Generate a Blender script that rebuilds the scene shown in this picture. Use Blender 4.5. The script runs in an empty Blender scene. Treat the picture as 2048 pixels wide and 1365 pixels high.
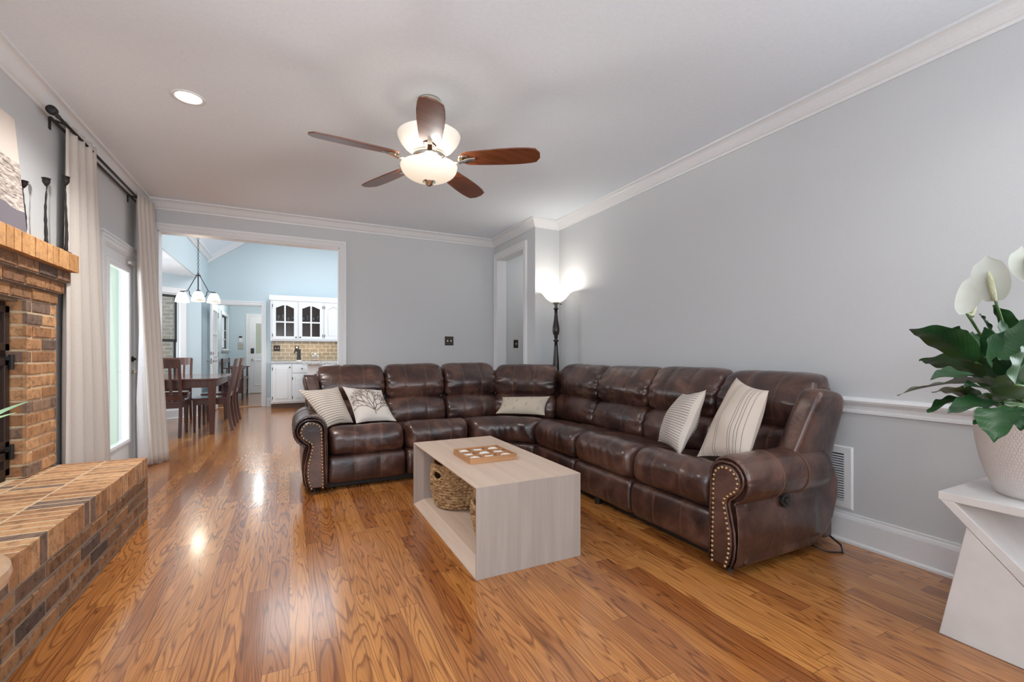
import bpy, math, random
from mathutils import Vector, Matrix, noise as mnoise
R = math.radians
PI = math.pi
random.seed(7)
scene = bpy.context.scene
col = scene.collection

# ------------------------------------------------------------------ camera
FPX, CXP, CYP, CAMH, YAW = 895.0, 1024.0, 706.0, 1.08, R(26.437)
cam_d = bpy.data.cameras.new('camera')
cam = bpy.data.objects.new('camera', cam_d)
col.objects.link(cam)
cam.location = (0, 0, CAMH)
cam.rotation_euler = (R(90), 0, -YAW)
cam_d.sensor_width = 36.0
cam_d.lens = 36.0 * FPX / 2048.0
cam_d.shift_y = (CYP - 682.5) / 2048.0
cam_d.clip_start = 0.05
scene.camera = cam

def at(px, py, X=None, Y=None, Z=None):
    s, c = math.sin(YAW), math.cos(YAW)
    u, v = (px - CXP) / FPX, (CYP - py) / FPX
    d = Vector((s + u * c, c - u * s, v))
    if X is not None: t = X / d.x
    elif Y is not None: t = Y / d.y
    else: t = (Z - CAMH) / d.z
    return Vector((0, 0, CAMH)) + d * t

# ------------------------------------------------------------------ world, lights, exposure
scene.view_settings.view_transform = 'Standard'
scene.view_settings.look = 'None'
scene.view_settings.gamma = 1.0
scene.view_settings.exposure = 0.05
scene.view_settings.use_curve_mapping = False
scene.cycles.diffuse_bounces = 10
world = bpy.data.worlds.new('world')
scene.world = world
world.use_nodes = True
bg = world.node_tree.nodes['Background']
bg.inputs[0].default_value = (0.80, 0.90, 1.0, 1)
bg.inputs[1].default_value = 3.5

def light(name, kind, loc, energy, color=(1, 1, 1), size=None, size_y=None, rot=(0, 0, 0), radius=None, spot=None, blend=None):
    l = bpy.data.lights.new(name, kind)
    l.energy = energy
    l.color = color
    if kind == 'AREA':
        l.shape = 'RECTANGLE' if size_y else 'DISK'
        l.size = size
        if size_y: l.size_y = size_y
    if radius is not None: l.shadow_soft_size = radius
    if spot: l.spot_size = spot; l.spot_blend = blend or 0.3
    o = bpy.data.objects.new(name, l)
    col.objects.link(o)
    o.location = loc
    o.rotation_euler = rot
    return o
COOL, NEUT, WARM = (0.93, 0.965, 1.0), (1.0, 0.97, 0.93), (1.0, 0.84, 0.64)
# daylight through the two windows of the wall behind the camera
light('window_daylight_a', 'AREA', (-0.15, -2.02, 1.45), 8, COOL, 1.5, 1.5, (R(114), 0, 0))
light('window_daylight_b', 'AREA', (1.75, -2.02, 1.45), 5, COOL, 1.5, 1.5, (R(114), 0, 0))
light('window_daylight_c', 'AREA', (-1.0, -0.5, 1.45), 31, COOL, 1.0, 1.2, (R(124), 0, R(-12)))  # added fill lamp inside the room, aimed up at the left ceiling
light('window_daylight_d', 'AREA', (2.80, -0.75, 1.5), 28, COOL, 1.4, 1.1, (R(97), 0, R(58)))  # added fill lamp inside the room, aimed at the left wall
# daylight through the patio door and the dining bay
light('patio_daylight', 'AREA', (-2.9, 4.2, 1.35), 48, COOL, 2.4, 2.4, (R(97), 0, R(-90)))
light('bay_daylight', 'AREA', (-2.62, 7.3, 1.45), 30, COOL, 1.6, 1.5, (R(90), 0, R(-90)))
light('skylight_daylight', 'AREA', (0.7, 7.9, 3.5), 78, COOL, 2.2, 3.0, (0, 0, 0))  # added area lamp hung under the closed vault to brighten the kitchen
light('kitchen_window_daylight', 'AREA', (3.3, 8.2, 1.6), 28, COOL, 1.6, 1.4, (R(90), 0, R(90)))
light('hall_lamp_light', 'POINT', (-0.6, 12.2, 2.2), 30, NEUT, radius=0.12)  # unseen lamp added to brighten the back hall
light('side_hall_light', 'POINT', (3.5, 5.05, 2.2), 7, NEUT, radius=0.12)
CANS = [(-0.545, 3.283), (-0.545, 0.5), (2.05, 0.5), (2.05, -1.2), (-0.5, -1.2)]  # first can is in view; the other four are unseen, added for light
for (cx_, cy_), ce_ in zip(CANS, (135, 34, 24, 12, 12)):
    light('can_light', 'SPOT', (cx_, cy_, 2.60), ce_, NEUT, radius=0.075, spot=R(150), blend=0.9)

# ------------------------------------------------------------------ mesh helpers
class MB:
    def __init__(s):
        s.v = []; s.f = []; s.m = []; s.uv = {}
    def add(s, verts, faces, mi=0):
        b = len(s.v)
        s.v += [tuple(p) for p in verts]
        s.f += [tuple(b + i for i in f) for f in faces]
        s.m += [mi] * len(faces)
        return b
    def box(s, x0, x1, y0, y1, z0, z1, mi=0):
        s.add([(x0, y0, z0), (x1, y0, z0), (x1, y1, z0), (x0, y1, z0), (x0, y0, z1), (x1, y0, z1), (x1, y1, z1), (x0, y1, z1)],
              [(0, 3, 2, 1), (4, 5, 6, 7), (0, 1, 5, 4), (1, 2, 6, 5), (2, 3, 7, 6), (3, 0, 4, 7)], mi)
    def obox(s, o, u, v, n, mi=0):
        o, u, v, n = Vector(o), Vector(u), Vector(v), Vector(n)
        p = [o, o + u, o + u + v, o + v, o + n, o + u + n, o + u + v + n, o + v + n]
        s.add(p, [(0, 3, 2, 1), (4, 5, 6, 7), (0, 1, 5, 4), (1, 2, 6, 5), (2, 3, 7, 6), (3, 0, 4, 7)], mi)
    def frustum(s, o, u, v, n, ch, mi=0):
        """box whose +n face is chamfered by ch"""
        o, u, v, n = Vector(o), Vector(u), Vector(v), Vector(n)
        lu, lv, ln = u.normalized() * ch, v.normalized() * ch, n.normalized() * ch
        b = [o, o + u, o + u + v, o + v]
        m = [q + n - ln for q in b]
        t = [o + lu + lv + n, o + u - lu + lv + n, o + u + v - lu - lv + n, o + v + lu - lv + n]
        fs = [(0, 3, 2, 1), (8, 9, 10, 11)]
        for k in range(4):
            j = (k + 1) % 4
            fs += [(k, j, 4 + j, 4 + k), (4 + k, 4 + j, 8 + j, 8 + k)]
        s.add(b + m + t, fs, mi)
    def prism(s, poly, fn0, fn1, mi=0):
        n = len(poly)
        a = [fn0(*p) for p in poly]; b = [fn1(*p) for p in poly]
        fs = [tuple(range(n - 1, -1, -1)), tuple(range(n, 2 * n))]
        for i in range(n):
            j = (i + 1) % n
            fs.append((i, j, n + j, n + i))
        s.add(a + b, fs, mi)
    def lathe(s, prof, c=(0, 0, 0), n=32, mi=0, sx=1.0, sy=1.0, caps=True):
        cx, cy, cz = c
        vs = []
        for r, z in prof:
            for k in range(n):
                a = 2 * PI * k / n
                vs.append((cx + r * sx * math.cos(a), cy + r * sy * math.sin(a), cz + z))
        fs = []
        for i in range(len(prof) - 1):
            for k in range(n):
                j = (k + 1) % n
                fs.append((i * n + k, i * n + j, (i + 1) * n + j, (i + 1) * n + k))
        if caps:
            fs.append(tuple(range(n - 1, -1, -1)))
            fs.append(tuple((len(prof) - 1) * n + k for k in range(n)))
        s.add(vs, fs, mi)
    def tube(s, pts, r, n=10, mi=0, closed=False):
        pts = [Vector(p) for p in pts]
        N = len(pts)
        rr = r if isinstance(r, (list, tuple)) else [r] * N
        vs = []; up = None
        for i, p in enumerate(pts):
            if closed: d = pts[(i + 1) % N] - pts[i - 1]
            else: d = pts[min(i + 1, N - 1)] - pts[max(i - 1, 0)]
            d.normalize()
            if up is None:
                up = Vector((0, 0, 1)) if abs(d.z) < 0.9 else Vector((1, 0, 0))
            a = up - d * up.dot(d)
            if a.length < 1e-5: a = d.orthogonal()
            a.normalize(); up = a
            b = d.cross(a)
            for k in range(n):
                t = 2 * PI * k / n
                vs.append(p + (a * math.cos(t) + b * math.sin(t)) * rr[i])
        fs = []
        for i in range(N if closed else N - 1):
            i2 = (i + 1) % N
            for k in range(n):
                j = (k + 1) % n
                fs.append((i * n + k, i * n + j, i2 * n + j, i2 * n + k))
        if not closed:
            fs.append(tuple(range(n - 1, -1, -1)))
            fs.append(tuple((N - 1) * n + k for k in range(n)))
        s.add(vs, fs, mi)
    def grid(s, nu, nv, fn, mi=0, uv=True, flip=False):
        b = len(s.v)
        for j in range(nv + 1):
            for i in range(nu + 1):
                s.v.append(tuple(fn(i / nu, j / nv)))
                if uv: s.uv[b + j * (nu + 1) + i] = (i / nu, j / nv)
        for j in range(nv):
            for i in range(nu):
                q = b + j * (nu + 1) + i
                f = (q, q + 1, q + nu + 2, q + nu + 1)
                s.f.append(f[::-1] if flip else f); s.m.append(mi)
    def sphere(s, c, rx, ry, rz, n=16, m=10, mi=0):
        vs = [(c[0], c[1], c[2] - rz)]
        for j in range(1, m):
            p = -PI / 2 + PI * j / m
            for k in range(n):
                a = 2 * PI * k / n
                vs.append((c[0] + rx * math.cos(p) * math.cos(a), c[1] + ry * math.cos(p) * math.sin(a), c[2] + rz * math.sin(p)))
        vs.append((c[0], c[1], c[2] + rz))
        fs = []
        for k in range(n):
            fs.append((0, 1 + (k + 1) % n, 1 + k))
            fs.append((len(vs) - 1, 1 + (m - 2) * n + k, 1 + (m - 2) * n + (k + 1) % n))
        for j in range(m - 2):
            for k in range(n):
                a, b2 = 1 + j * n + k, 1 + j * n + (k + 1) % n
                fs.append((a, b2, b2 + n, a + n))
        s.add(vs, fs, mi)
    def build(s, name, mats, parent=None, smooth=False, bevel=0, seg=2, subsurf=0, solid=0, recalc=True, origin=None):
        me = bpy.data.meshes.new(name)
        vs = s.v
        me.from_pydata(vs, [], s.f)
        if not isinstance(mats, (list, tuple)): mats = [mats]
        for m in mats: me.materials.append(m)
        me.polygons.foreach_set('material_index', s.m)
        if s.uv:
            l = me.uv_layers.new(name='UVMap')
            for lp in me.loops:
                l.data[lp.index].uv = s.uv.get(lp.vertex_index, (0, 0))
        if recalc:
            import bmesh
            bm = bmesh.new(); bm.from_mesh(me)
            bmesh.ops.recalc_face_normals(bm, faces=bm.faces)
            bm.to_mesh(me); bm.free()
        if smooth:
            me.polygons.foreach_set('use_smooth', [True] * len(me.polygons))
        me.update()
        o = bpy.data.objects.new(name, me)
        col.objects.link(o)
        if parent is not None:
            o.parent = parent
        if solid:
            md = o.modifiers.new('solid', 'SOLIDIFY'); md.thickness = solid; md.offset = 0
        if bevel:
            md = o.modifiers.new('bevel', 'BEVEL'); md.width = bevel; md.segments = seg; md.limit_method = 'ANGLE'; md.angle_limit = R(40)
            md.harden_normals = False
        if subsurf:
            md = o.modifiers.new('sub', 'SUBSURF'); md.levels = subsurf; md.render_levels = subsurf
        return o

def tag(o, label, cat, group=None, kind=None):
    o['label'] = label; o['category'] = cat
    if group: o['group'] = group
    if kind: o['kind'] = kind
    return o
def struct(o, label, cat):
    return tag(o, label, cat, kind='structure')
def empty(name, loc=(0, 0, 0), rz=0.0):
    o = bpy.data.objects.new(name, None)
    o.empty_display_size = 0.05
    col.objects.link(o)
    o.location = loc; o.rotation_euler = (0, 0, rz)
    return o
def thing(name, label, cat, loc=(0, 0, 0), rz=0.0, group=None):
    return tag(empty(name, loc, rz), label, cat, group)
def copy_tree(o, parent=None):
    c = o.copy(); col.objects.link(c)
    if parent is not None: c.parent = parent
    for ch in [x for x in o.children]: copy_tree(ch, c)
    return c
def sweep(mb, path, prof, mp=lambda a, b, c: (a, b, c), closed=False, side=1, mi=0):
    """path: 2D points; prof: (offset to the right of travel * side, c); mitred"""
    n = len(path)
    P2 = [Vector(p) for p in path]
    rows = []
    for i in range(n):
        if closed or 0 < i < n - 1:
            d0 = (P2[i] - P2[i - 1]).normalized(); d1 = (P2[(i + 1) % n] - P2[i]).normalized()
            n0 = Vector((d0.y, -d0.x)); n1 = Vector((d1.y, -d1.x))
            m = (n0 + n1); m = m / max(m.dot(n0), 1e-4)
        else:
            d = (P2[1] - P2[0]) if i == 0 else (P2[-1] - P2[-2])
            d.normalize(); m = Vector((d.y, -d.x))
        rows.append([mp(*(P2[i] + m * (o * side)), c) for o, c in prof])
    k = len(prof)
    vs = [v for r in rows for v in r]
    fs = []
    for i in range(n if closed else n - 1):
        i2 = (i + 1) % n
        for j in range(k):
            j2 = (j + 1) % k
            fs.append((i * k + j, i * k + j2, i2 * k + j2, i2 * k + j))
    if not closed:
        fs.append(tuple(range(k))); fs.append(tuple((n - 1) * k + j for j in range(k - 1, -1, -1)))
    mb.add(vs, fs, mi)

# ------------------------------------------------------------------ materials
def mat(name):
    m = bpy.data.materials.new(name); m.use_nodes = True
    nt = m.node_tree
    return m, nt, nt.nodes['Principled BSDF']
def nd(nt, t, **kw):
    n = nt.nodes.new(t)
    for k, v in kw.items():
        if k.startswith('i_'):
            key = k[2:]; key = int(key) if key.isdigit() else key.replace('_', ' ')
            n.inputs[key].default_value = v
        else: setattr(n, k, v)
    return n
def ramp(nt, stops):
    n = nt.nodes.new('ShaderNodeValToRGB')
    e = n.color_ramp.elements
    while len(e) < len(stops): e.new(0.5)
    for i, (p, c) in enumerate(stops):
        e[i].position = p; e[i].color = (*c, 1) if len(c) == 3 else c
    return n
def plain(name, c, rough=0.5, metal=0.0, bump=0.0, bscale=80, var=0.0, coat=0.0, spec=0.5):
    m, nt, b = mat(name)
    b.inputs['Base Color'].default_value = (*c, 1)
    b.inputs['Roughness'].default_value = rough
    b.inputs['Metallic'].default_value = metal
    b.inputs['Specular IOR Level'].default_value = spec
    if coat: b.inputs['Coat Weight'].default_value = coat; b.inputs['Coat Roughness'].default_value = 0.12
    tc = nd(nt, 'ShaderNodeTexCoord')
    nz = nd(nt, 'ShaderNodeTexNoise', i_Scale=bscale, i_Detail=3.0)
    nt.links.new(tc.outputs['Object'], nz.inputs['Vector'])
    if bump:
        bp = nd(nt, 'ShaderNodeBump', i_Strength=bump, i_Distance=0.004)
        nt.links.new(nz.outputs['Fac'], bp.inputs['Height'])
        nt.links.new(bp.outputs['Normal'], b.inputs['Normal'])
    v = var or 0.02
    r = ramp(nt, [(0.3, tuple(x * (1 - v) for x in c)), (0.7, tuple(min(1, x * (1 + v)) for x in c))])
    nt.links.new(nz.outputs['Fac'], r.inputs[0])
    nt.links.new(r.outputs[0], b.inputs['Base Color'])
    return m
def emis(name, c, strength, base=(0.9, 0.88, 0.84)):
    m, nt, b = mat(name)
    b.inputs['Base Color'].default_value = (*base, 1)
    b.inputs['Roughness'].default_value = 0.35
    b.inputs['Emission Color'].default_value = (*c, 1)
    b.inputs['Emission Strength'].default_value = strength
    return m
def glass(name, c=(1, 1, 1), rough=0.0, alpha=0.12):
    m, nt, b = mat(name)
    out = nt.nodes['Material Output']
    tr = nd(nt, 'ShaderNodeBsdfTransparent'); tr.inputs[0].default_value = (*c, 1)
    gl = nd(nt, 'ShaderNodeBsdfGlossy'); gl.inputs['Roughness'].default_value = rough
    fr = nd(nt, 'ShaderNodeFresnel', i_IOR=1.45)
    ad = nd(nt, 'ShaderNodeMath', operation='MAXIMUM'); ad.inputs[1].default_value = alpha
    mx = nd(nt, 'ShaderNodeMixShader')
    ge = nd(nt, 'ShaderNodeNewGeometry')          # outer faces reflect, inner faces only let light through
    fs = nd(nt, 'ShaderNodeMath', operation='SUBTRACT'); fs.inputs[0].default_value = 1.0
    fm = nd(nt, 'ShaderNodeMath', operation='MULTIPLY')
    nt.links.new(ge.outputs['Backfacing'], fs.inputs[1])
    nt.links.new(fr.outputs[0], ad.inputs[0]); nt.links.new(ad.outputs[0], fm.inputs[0]); nt.links.new(fs.outputs[0], fm.inputs[1]); nt.links.new(fm.outputs[0], mx.inputs[0])
    nt.links.new(tr.outputs[0], mx.inputs[1]); nt.links.new(gl.outputs[0], mx.inputs[2])
    nt.links.new(mx.outputs[0], out.inputs[0])
    return m

def floor_mat():
    m, nt, b = mat('oak_floor')
    L = nt.links.new
    tc = nd(nt, 'ShaderNodeTexCoord')
    sx = nd(nt, 'ShaderNodeSeparateXYZ'); L(tc.outputs['Object'], sx.inputs[0])
    W, LEN = 0.083, 0.95
    dv = nd(nt, 'ShaderNodeMath', operation='DIVIDE'); dv.inputs[1].default_value = W; L(sx.outputs[0], dv.inputs[0])
    row = nd(nt, 'ShaderNodeMath', operation='FLOOR'); L(dv.outputs[0], row.inputs[0])
    wn = nd(nt, 'ShaderNodeTexWhiteNoise', noise_dimensions='1D'); L(row.outputs[0], wn.inputs['W'])
    mu = nd(nt, 'ShaderNodeMath', operation='MULTIPLY_ADD'); mu.inputs[1].default_value = 7.3; L(wn.outputs['Value'], mu.inputs[0])
    dy = nd(nt, 'ShaderNodeMath', operation='DIVIDE'); dy.inputs[1].default_value = LEN; L(sx.outputs[1], dy.inputs[0])
    L(dy.outputs[0], mu.inputs[2])
    cell = nd(nt, 'ShaderNodeMath', operation='FLOOR'); L(mu.outputs[0], cell.inputs[0])
    cid = nd(nt, 'ShaderNodeCombineXYZ'); L(row.outputs[0], cid.inputs[0]); L(cell.outputs[0], cid.inputs[1])
    wn2 = nd(nt, 'ShaderNodeTexWhiteNoise', noise_dimensions='3D'); L(cid.outputs[0], wn2.inputs['Vector'])
    # grain coordinates: stretched along the boards, shifted per board
    mp = nd(nt, 'ShaderNodeMapping'); mp.inputs['Scale'].default_value = (1, 0.085, 1)
    L(tc.outputs['Object'], mp.inputs['Vector'])
    vm = nd(nt, 'ShaderNodeVectorMath', operation='MULTIPLY_ADD'); vm.inputs[1].default_value = (9, 9, 9)
    L(wn2.outputs['Color'], vm.inputs[0]); L(mp.outputs[0], vm.inputs[2])
    nz = nd(nt, 'ShaderNodeTexNoise', i_Scale=8.5, i_Detail=2.0, i_Roughness=0.45, i_Distortion=0.25); L(vm.outputs[0], nz.inputs['Vector'])
    rg = nd(nt, 'ShaderNodeMath', operation='MULTIPLY'); rg.inputs[1].default_value = 24.0; L(nz.outputs['Fac'], rg.inputs[0])
    sn = nd(nt, 'ShaderNodeMath', operation='FRACT'); L(rg.outputs[0], sn.inputs[0])
    gr = ramp(nt, [(0.0, (1, 1, 1)), (0.62, (0.9, 0.9, 0.9)), (0.86, (0.0, 0.0, 0.0)), (1.0, (0.75, 0.75, 0.75))]); L(sn.outputs[0], gr.inputs[0])
    mp2 = nd(nt, 'ShaderNodeMapping'); mp2.inputs['Scale'].default_value = (150, 5, 1); L(tc.outputs['Object'], mp2.inputs['Vector'])
    fn = nd(nt, 'ShaderNodeTexNoise', i_Scale=1.0, i_Detail=3.0); L(mp2.outputs[0], fn.inputs['Vector'])
    base = ramp(nt, [(0.0, (0.30, 0.098, 0.024)), (0.25, (0.44, 0.168, 0.041)), (0.6, (0.51, 0.205, 0.052)), (0.85, (0.58, 0.25, 0.068)), (1.0, (0.35, 0.118, 0.029))])
    L(wn2.outputs['Value'], base.inputs[0])
    dark = nd(nt, 'ShaderNodeMix', data_type='RGBA', blend_type='MULTIPLY')
    dark.inputs[0].default_value = 1.0
    gm = ramp(nt, [(0.0, (0.47, 0.38, 0.31)), (1.0, (1, 1, 1))]); L(gr.outputs[0], gm.inputs[0])
    L(base.outputs[0], dark.inputs[6]); L(gm.outputs[0], dark.inputs[7])
    fine = ramp(nt, [(0.35, (0.72, 0.68, 0.62)), (0.6, (1.06, 1.06, 1.06))]); L(fn.outputs['Fac'], fine.inputs[0])
    d2 = nd(nt, 'ShaderNodeMix', data_type='RGBA', blend_type='MULTIPLY'); d2.inputs[0].default_value = 0.8
    L(dark.outputs[2], d2.inputs[6]); L(fine.outputs[0], d2.inputs[7])
    # joints
    fx = nd(nt, 'ShaderNodeMath', operation='FRACT'); L(dv.outputs[0], fx.inputs[0])
    px = nd(nt, 'ShaderNodeMath', operation='PINGPONG'); px.inputs[1].default_value = 0.5; L(fx.outputs[0], px.inputs[0])
    gx = nd(nt, 'ShaderNodeMath', operation='LESS_THAN'); gx.inputs[1].default_value = 0.013; L(px.outputs[0], gx.inputs[0])
    fy = nd(nt, 'ShaderNodeMath', operation='FRACT'); L(mu.outputs[0], fy.inputs[0])
    py = nd(nt, 'ShaderNodeMath', operation='PINGPONG'); py.inputs[1].default_value = 0.5; L(fy.outputs[0], py.inputs[0])
    gy = nd(nt, 'ShaderNodeMath', operation='LESS_THAN'); gy.inputs[1].default_value = 0.0015; L(py.outputs[0], gy.inputs[0])
    gg = nd(nt, 'ShaderNodeMath', operation='MAXIMUM'); L(gx.outputs[0], gg.inputs[0]); L(gy.outputs[0], gg.inputs[1])
    gs = nd(nt, 'ShaderNodeMath', operation='MULTIPLY'); gs.inputs[1].default_value = 0.55; L(gg.outputs[0], gs.inputs[0])
    d3 = nd(nt, 'ShaderNodeMix', data_type='RGBA'); d3.inputs[7].default_value = (0.07, 0.025, 0.01, 1)
    L(gs.outputs[0], d3.inputs[0]); L(d2.outputs[2], d3.inputs[6])
    L(d3.outputs[2], b.inputs['Base Color'])
    wav = nd(nt, 'ShaderNodeTexNoise', i_Scale=5.0, i_Detail=2.0)
    mp3 = nd(nt, 'ShaderNodeMapping'); mp3.inputs['Scale'].default_value = (3.0, 0.5, 1); L(tc.outputs['Object'], mp3.inputs['Vector']); L(mp3.outputs[0], wav.inputs['Vector'])
    hs = nd(nt, 'ShaderNodeMath', operation='MULTIPLY_ADD'); hs.inputs[1].default_value = -0.5; L(gg.outputs[0], hs.inputs[0]); L(wav.outputs['Fac'], hs.inputs[2])
    bp = nd(nt, 'ShaderNodeBump', i_Strength=0.22, i_Distance=0.004); L(hs.outputs[0], bp.inputs['Height'])
    L(bp.outputs[0], b.inputs['Normal'])
    b.inputs['Roughness'].default_value = 0.23
    b.inputs['Coat Weight'].default_value = 0.55
    b.inputs['Coat Roughness'].default_value = 0.13
    return m

def brick_mat(name, cols, speck=0.6):
    """per-brick colour by mesh island; material index 0 = brick"""
    m, nt, b = mat(name)
    L = nt.links.new
    ge = nd(nt, 'ShaderNodeNewGeometry')
    cr = ramp(nt, cols); cr.color_ramp.interpolation = 'LINEAR'
    L(ge.outputs['Random Per Island'], cr.inputs[0])
    tc = nd(nt, 'ShaderNodeTexCoord')
    nz = nd(nt, 'ShaderNodeTexNoise', i_Scale=26.0, i_Detail=5.0, i_Roughness=0.65); L(tc.outputs['Object'], nz.inputs['Vector'])
    r1 = ramp(nt, [(0.36, (0.30, 0.25, 0.22)), (0.5, (0.95, 0.95, 0.95)), (0.7, (1.2, 1.15, 1.1))]); L(nz.outputs['Fac'], r1.inputs[0])
    mx = nd(nt, 'ShaderNodeMix', data_type='RGBA', blend_type='MULTIPLY'); mx.inputs[0].default_value = speck
    L(cr.outputs[0], mx.inputs[6]); L(r1.outputs[0], mx.inputs[7])
    n2 = nd(nt, 'ShaderNodeTexNoise', i_Scale=150.0, i_Detail=2.0); L(tc.outputs['Object'], n2.inputs['Vector'])
    r2 = ramp(nt, [(0.66, (0, 0, 0)), (0.74, (0.5, 0.5, 0.5))]); L(n2.outputs['Fac'], r2.inputs[0])
    m2 = nd(nt, 'ShaderNodeMix', data_type='RGBA'); m2.inputs[7].default_value = (0.62, 0.45, 0.30, 1)
    L(r2.outputs[0], m2.inputs[0]); L(mx.outputs[2], m2.inputs[6])
    L(m2.outputs[2], b.inputs['Base Color'])
    b.inputs['Roughness'].default_value = 0.85
    bp = nd(nt, 'ShaderNodeBump', i_Strength=0.7, i_Distance=0.006); L(nz.outputs['Fac'], bp.inputs['Height'])
    L(bp.outputs[0], b.inputs['Normal'])
    return m

def leather_mat():
    m, nt, b = mat('brown_leather')
    L = nt.links.new
    tc = nd(nt, 'ShaderNodeTexCoord')
    n1 = nd(nt, 'ShaderNodeTexNoise', i_Scale=4.5, i_Detail=5.0, i_Roughness=0.62, i_Distortion=0.6); L(tc.outputs['Object'], n1.inputs['Vector'])
    c1 = ramp(nt, [(0.34, (0.022, 0.0095, 0.0085)), (0.50, (0.058, 0.0235, 0.0175)), (0.70, (0.150, 0.072, 0.050))]); L(n1.outputs['Fac'], c1.inputs[0])
    at_ = nd(nt, 'ShaderNodeAttribute', attribute_name='across')
    sfac = None
    for sgn in (-1, 1):
        for off, wd_ in ((-0.012, 0.0045), (0.012, 0.0045)):
            q1 = nd(nt, 'ShaderNodeMath', operation='SUBTRACT'); q1.inputs[1].default_value = 2.0 + sgn * 0.335 + off; L(at_.outputs['Fac'], q1.inputs[0])
            q2 = nd(nt, 'ShaderNodeMath', operation='ABSOLUTE'); L(q1.outputs[0], q2.inputs[0])
            q3 = nd(nt, 'ShaderNodeMath', operation='LESS_THAN'); q3.inputs[1].default_value = wd_; L(q2.outputs[0], q3.inputs[0])
            if sfac is None: sfac = q3
            else:
                q4 = nd(nt, 'ShaderNodeMath', operation='MAXIMUM'); L(sfac.outputs[0], q4.inputs[0]); L(q3.outputs[0], q4.inputs[1]); sfac = q4
    mx = nd(nt, 'ShaderNodeMix', data_type='RGBA'); mx.inputs[7].default_value = (0.17, 0.085, 0.052, 1)
    sm = nd(nt, 'ShaderNodeMath', operation='MULTIPLY'); sm.inputs[1].default_value = 0.8; L(sfac.outputs[0], sm.inputs[0])
    L(sm.outputs[0], mx.inputs[0]); L(c1.outputs[0], mx.inputs[6])
    L(mx.outputs[2], b.inputs['Base Color'])
    rr = nd(nt, 'ShaderNodeMapRange'); rr.inputs[3].default_value = 0.22; rr.inputs[4].default_value = 0.40
    b.inputs['Coat Weight'].default_value = 0.35; b.inputs['Coat Roughness'].default_value = 0.24
    n3 = nd(nt, 'ShaderNodeTexNoise', i_Scale=7.0, i_Detail=3.0); L(tc.outputs['Object'], n3.inputs['Vector'])
    L(n3.outputs['Fac'], rr.inputs[0]); L(rr.outputs[0], b.inputs['Roughness'])
    b.inputs['Specular IOR Level'].default_value = 0.62
    n2 = nd(nt, 'ShaderNodeTexNoise', i_Scale=11.0, i_Detail=4.0, i_Roughness=0.5, i_Distortion=1.4); L(tc.outputs['Object'], n2.inputs['Vector'])
    vo = nd(nt, 'ShaderNodeTexVoronoi', i_Scale=230.0); L(tc.outputs['Object'], vo.inputs['Vector'])
    ad = nd(nt, 'ShaderNodeMath', operation='MULTIPLY_ADD'); ad.inputs[1].default_value = 0.05
    L(vo.outputs['Distance'], ad.inputs[0]); L(n2.outputs['Fac'], ad.inputs[2])
    bp = nd(nt, 'ShaderNodeBump', i_Strength=0.32, i_Distance=0.010); L(ad.outputs[0], bp.inputs['Height'])
    L(bp.outputs[0], b.inputs['Normal'])
    return m

def wood_mat(name, c_lo, c_hi, axis=0, scale=1.0, rough=0.4, coat=0.0, strength=1.0):
    m, nt, b = mat(name)
    L = nt.links.new
    tc = nd(nt, 'ShaderNodeTexCoord')
    mp = nd(nt, 'ShaderNodeMapping')
    sc = [26 * scale] * 3; sc[axis] = 1.6 * scale
    mp.inputs['Scale'].default_value = sc
    L(tc.outputs['Object'], mp.inputs['Vector'])
    nz = nd(nt, 'ShaderNodeTexNoise', i_Scale=1.0, i_Detail=5.0, i_Distortion=0.5); L(mp.outputs[0], nz.inputs['Vector'])
    cr = ramp(nt, [(0.3, c_lo), (0.68, c_hi)]); L(nz.outputs['Fac'], cr.inputs[0])
    L(cr.outputs[0], b.inputs['Base Color'])
    b.inputs['Roughness'].default_value = rough
    if coat: b.inputs['Coat Weight'].default_value = coat; b.inputs['Coat Roughness'].default_value = 0.08
    bp = nd(nt, 'ShaderNodeBump', i_Strength=0.06 * strength, i_Distance=0.002); L(nz.outputs['Fac'], bp.inputs['Height'])
    L(bp.outputs[0], b.inputs['Normal'])
    return m

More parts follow.
